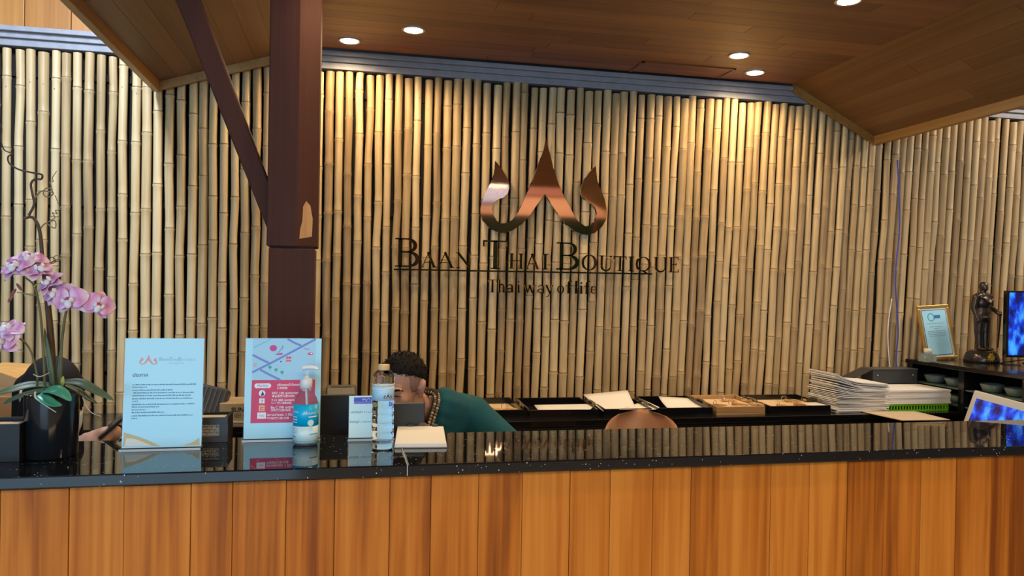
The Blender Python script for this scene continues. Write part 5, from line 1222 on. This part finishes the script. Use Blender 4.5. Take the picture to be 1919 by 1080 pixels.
# hair: full cap above, cropped fade at the sides
hair_cap(pe, Mh, hc, 'hair', M_hair, lambda p: p.z > .046 + .036 * max(0, -p.y / .08) - .075 * max(0, p.y / .11) + .0025 * math.sin(p.x * 160) * math.cos(p.y * 120), 1.010, thick=.0045, rough=.0003, n=120, m=90)
hair_cap(pe, Mh, hc, 'cropped_sides', M_fade, lambda p: p.z <= .075 and p.z > -.006 - .05 * max(0, p.y / .11) and p.y > -.040 + .30 * max(0, -p.z + .02) and abs(p.x) > .02, 1.010, thick=.0010, rough=.0, n=120, m=90)
q = random.Random(5); hs = MB()
for i in range(900):
    th, ph_ = q.uniform(0, 6.283), math.acos(q.uniform(-.1, 1)); d = Vector((math.sin(ph_) * math.cos(th), math.sin(ph_) * math.sin(th), math.cos(ph_)))
    p_ = Vector((d.x * .074, d.y * .095, d.z * .086)) * 1.03 + Vector((0, .015, .030))
    if p_.z < .040 + .036 * max(0, -p_.y / .08) - .075 * max(0, p_.y / .11): continue
    g = (d * .55 + Vector((q.uniform(-.5, .5), -.55 + q.uniform(-.3, .3), q.uniform(-.3, .4)))).normalized() * q.uniform(.008, .015)
    hs.tube([hc + Mh @ p_, hc + Mh @ (p_ + g * .6), hc + Mh @ (p_ + g)], [.0013, .0011, .0004], 3)
o = hs.build('hair_strands', M_hair, pe); o['kind'] = 'stuff'
for s in (-1, 1):
    c_ = [hc + Mh @ Vector((s * x, y, z)) for x, y, z in ((.012, -.1045, .017), (.026, -.0995, .0235), (.040, -.0885, .023), (.050, -.0765, .016))]
    MB().tube(smooth_curve(c_, 4), [.0022, .0032, .0036, .0038, .0038, .0038, .0038, .0036, .0034, .003, .0026, .002, .0012], 8).build('eyebrow', M_hair, pe)
    e_ = [hc + Mh @ Vector((s * x, y, z)) for x, y, z in ((.018, -.0945, -.001), (.028, -.0955, .0015), (.038, -.0905, .0005), (.045, -.0825, -.004))]
    MB().tube(smooth_curve(e_, 4), [.0010, .0016, .0020, .0024, .0024, .0024, .0022, .002, .002, .0018, .0015, .0012, .0008], 8).build('closed_eyelid', mat('lash_line', (.06, .03, .022), .5), pe)
c_ = [hc + Mh @ Vector((x, y, z)) for x, y, z in ((-.020, -.096, -.064), (0, -.105, -.0645), (.020, -.096, -.064))]
MB().tube(smooth_curve(c_, 4), .0018, 6).build('mouth', mat('lip', (.33, .12, .10), .5), pe)
# shirt
CPT = [L_(at(px, py, Y=y)) for px, py, y in ((790, 728, 2.86), (800, 733, 2.80), (815, 737, 2.755), (818, 750, 2.735), (814, 768, 2.725), (808, 788, 2.72), (803, 808, 2.72), (798, 830, 2.725))]
S = MB(); torso(S, .016)
for sh, el in ((SHL, EL_), (SHR, ER_)): S.caps(sh, sh + (el - sh) * .78, .074, .070)
for i in range(2, 7): S.caps(CPT[i] + Vector((.038, .045, -.018)), CPT[i] * .35 + SHL * .65 + Vector((0, .03, -.012)), .036, .062)
shirt = remeshed(S, 'shirt', .009, M_teal, pe, smooth=5)
S = MB()
for s in (-1, 1):
    hip = PEL + Vector((s * .10, -.02, -.03)); kn = Vector((s * .13 + .02, -.40, .50)); an = Vector((s * .13 + .02, -.36, .13)); S.caps(hip, kn, .100, .076); S.caps(kn, an, .074, .060)
remeshed(S, 'trousers', .011, mat('black_cloth', (.012, .012, .014), .8), pe, smooth=4)
# embroidered collar edge running from the nape down the chest
M_braid = mat('braid', (.34, .25, .15), .8, var=.5)
col_pts = CPT
cc = smooth_curve(col_pts, 7)
MB().tube(cc, .014, 8).build('collar_band', mat('collar_black', (.015, .013, .012), .8), pe)
for i in range(3, len(cc) - 1, 1):
    p_ = cc[i] + Vector(((.007 if i % 2 else -.005), -.011, 0)); MB().ell(p_, (.0062, .0045, .0058), n=8, m=6).build('braid_knot', M_braid if i % 3 else mat('braid_pale', (.55, .45, .33), .8), pe)

# --- seated woman behind the orchid
pw = thing('person', 'seated person with black hair and pale mask behind the orchid, holding a phone', 'person', (-.90, 2.92, 0))
def L2(p): return Vector(p) - Vector(pw.location)
HW = at(99, 745, Y=2.66); hw_c = L2(HW)
Mw = Euler((0, 0, R(38))).to_matrix() @ Euler((R(24), 0, 0)).to_matrix()
CHW = Vector((.0, -.08, .83)); PLW = Vector((0, .02, .54)); SL = L2((-.74, 2.80, .91)); SR = L2((-1.08, 2.82, .91))
FW = at(212, 812, Y=2.40); WRW = L2(FW)                         # wrist of the hand seen right of the pot
ELW = L2(at(272, 850, Y=2.56))
def torso2(S, g):
    S.caps(PLW + Vector((-.07, 0, 0)), PLW + Vector((.07, 0, 0)), .125 + g, .125 + g); S.caps(PLW, CHW, .135 + g, .125 + g); S.caps(CHW + Vector((-.06, 0, .0)), CHW + Vector((.06, 0, .0)), .11 + g, .11 + g)
    S.caps(CHW + Vector((0, .01, .06)), SL, .07 + g, .055 + g); S.caps(CHW + Vector((0, .01, .06)), SR, .07 + g, .055 + g)
S = MB(); head_prims(S, Mw, hw_c); S.caps(hw_c + Mw @ Vector((0, .04, -.10)), CHW + Vector((0, -.02, .13)), .048, .055); torso2(S, 0)
S.caps(SL, ELW, .046, .038); S.caps(ELW, WRW, .036, .024)
hx = L2(at(160, 824, Y=2.38)) - WRW; d = hx.normalized(); yv = -d; zv = Vector((0, -.5, .85)); xv = yv.cross(zv).normalized(); zv = xv.cross(yv).normalized()
hand_prims(S, WRW, Matrix((xv, yv, zv)).transposed(), 1, .30, .82)
ER2 = L2((-1.12, 2.60, .80)); WR2 = L2((-.96, 2.47, .79)); S.caps(SR, ER2, .046, .038); S.caps(ER2, WR2, .036, .026)
hand_prims(S, WR2, Matrix.Identity(3), 1, .4, .85)
for s in (-1, 1):
    hip = PLW + Vector((s * .10, -.02, -.03)); kn = Vector((s * .11, -.42, .50)); an = Vector((s * .11, -.38, .09)); S.caps(hip, kn, .080, .058); S.caps(kn, an, .054, .038); S.caps(an + Vector((0, .03, -.04)), an + Vector((0, -.14, -.055)), .038, .030)
remeshed(S, 'body', .0062, M_skin, pw, smooth=3, factor=.45)
S = MB(); torso2(S, .015); S.caps(SL, SL + (ELW - SL) * .9, .062, .054); S.caps(SR, SR + (ER2 - SR) * .9, .062, .054)
remeshed(S, 'blouse', .009, mat('dark_blouse', (.014, .014, .018), .8), pw, smooth=4)
S = MB()
for s in (-1, 1):
    hip = PLW + Vector((s * .10, -.02, -.03)); kn = Vector((s * .11, -.42, .50)); an = Vector((s * .11, -.38, .13)); S.caps(hip, kn, .095, .074); S.caps(kn, an, .07, .056)
remeshed(S, 'trousers', .011, mat('black_cloth', (.012, .012, .014), .8), pw, smooth=4)
# long hair: rounded crown falling past the jaw on both sides, open towards the face
S = MB()
def hp(p): return hw_c + Mw @ Vector(p)
S.ell(hp((0, .018, .036)), (.080, .098, .089), M=Mw, n=24, m=16)
for s in (-1, 1):
    S.caps(hp((s * .052, .0, .04)), hp((s * .064, -.005, -.05)) , .036, .030); S.caps(hp((s * .064, -.005, -.05)), hp((s * .074, .01, -.05)) + Vector((0, 0, -.10)), .030, .028)
    S.caps(hp((s * .04, .06, .0)), hp((s * .05, .07, -.06)) + Vector((0, .01, -.11)), .055, .04)
S.caps(hp((0, .07, .0)), hp((0, .07, -.06)) + Vector((0, .02, -.13)), .06, .045)
remeshed(S, 'hair', .0075, M_hair, pw, smooth=4)
# mask over nose and mouth
n_, m_ = 10, 8; vs = []; fs = []
for lay in (0, 1):
    for j in range(m_ + 1):
        for i in range(n_ + 1):
            u_ = -1 + 2 * i / n_; v_ = j / m_; a_ = u_ * 1.25; r_ = .072 + .020 * math.cos(a_) * (1 - abs(v_ - .55)) + lay * .002
            vs.append(hp((r_ * math.sin(a_), -.030 - (r_ - .004) * math.cos(a_), -.012 - .085 * v_)))
K = (n_ + 1) * (m_ + 1)
for j in range(m_):
    for i in range(n_): a_ = j * (n_ + 1) + i; fs += [(a_, a_ + 1, a_ + n_ + 2, a_ + n_ + 1), (K + a_, K + a_ + n_ + 1, K + a_ + n_ + 2, K + a_ + 1)]
for i in range(n_): fs += [(i, K + i, K + i + 1, i + 1), (m_ * (n_ + 1) + i, m_ * (n_ + 1) + i + 1, K + m_ * (n_ + 1) + i + 1, K + m_ * (n_ + 1) + i)]
for j in range(m_): a_ = j * (n_ + 1); fs += [(a_, a_ + n_ + 1, K + a_ + n_ + 1, K + a_), (a_ + n_, K + a_ + n_, K + a_ + 2 * n_ + 1, a_ + 2 * n_ + 1)]
MB().add(vs, fs, 0, True).build('face_mask', mat('mask_pale_blue', (.62, .76, .85), .7), pw)
for s in (-1, 1):
    c_ = [hp((s * x, y, z)) for x, y, z in ((.012, -.1045, .017), (.026, -.0995, .0235), (.040, -.0885, .023), (.050, -.0765, .016))]
    MB().tube(smooth_curve(c_, 4), .003, 8).build('eyebrow', M_hair, pw)
    MB().tube(smooth_curve([hp((s * x, y, z)) for x, y, z in ((.018, -.0945, -.001), (.030, -.0955, .0015), (.045, -.0825, -.004))], 4), .002, 8).build('closed_eyelid', mat('lash_line', (.06, .03, .022), .5), pw)
# wrist watch
wd_v = (WRW - ELW).normalized(); q_ = wd_v.to_track_quat('Z', 'Y').to_matrix()
MB().lathe([(.027, -.008), (.030, -.006), (.030, .006), (.027, .008)], 20, c=WRW - wd_v * .012, M=q_).build('wrist_watch', M_steel, pw)
# phone held in that hand
a, c = at(184, 820, Y=2.375), at(213, 796, Y=2.39)
phn = thing('smartphone', 'dark smartphone held in the hand between orchid pot and notice stand', 'phone', ((a + c) / 2))
dv = (c - a); Lp = dv.length; xv = dv.normalized(); yv = Vector((.1, 1, .35)); zv = xv.cross(yv).normalized(); yv = zv.cross(xv).normalized(); Mp = Matrix((xv, yv, zv)).transposed().to_4x4()
MB().box((-Lp / 2, -.03, -.004), (Lp / 2 + .03, .03, .004), M=Mp).build('phone_case', mat('phone_dark', (.03, .03, .035), .25), phn, bevel=.0015)
MB().box((Lp / 2 - .002, -.026, .0042), (Lp / 2 + .014, -.008, .0062), M=Mp).build('camera_bump', M_steel, phn)
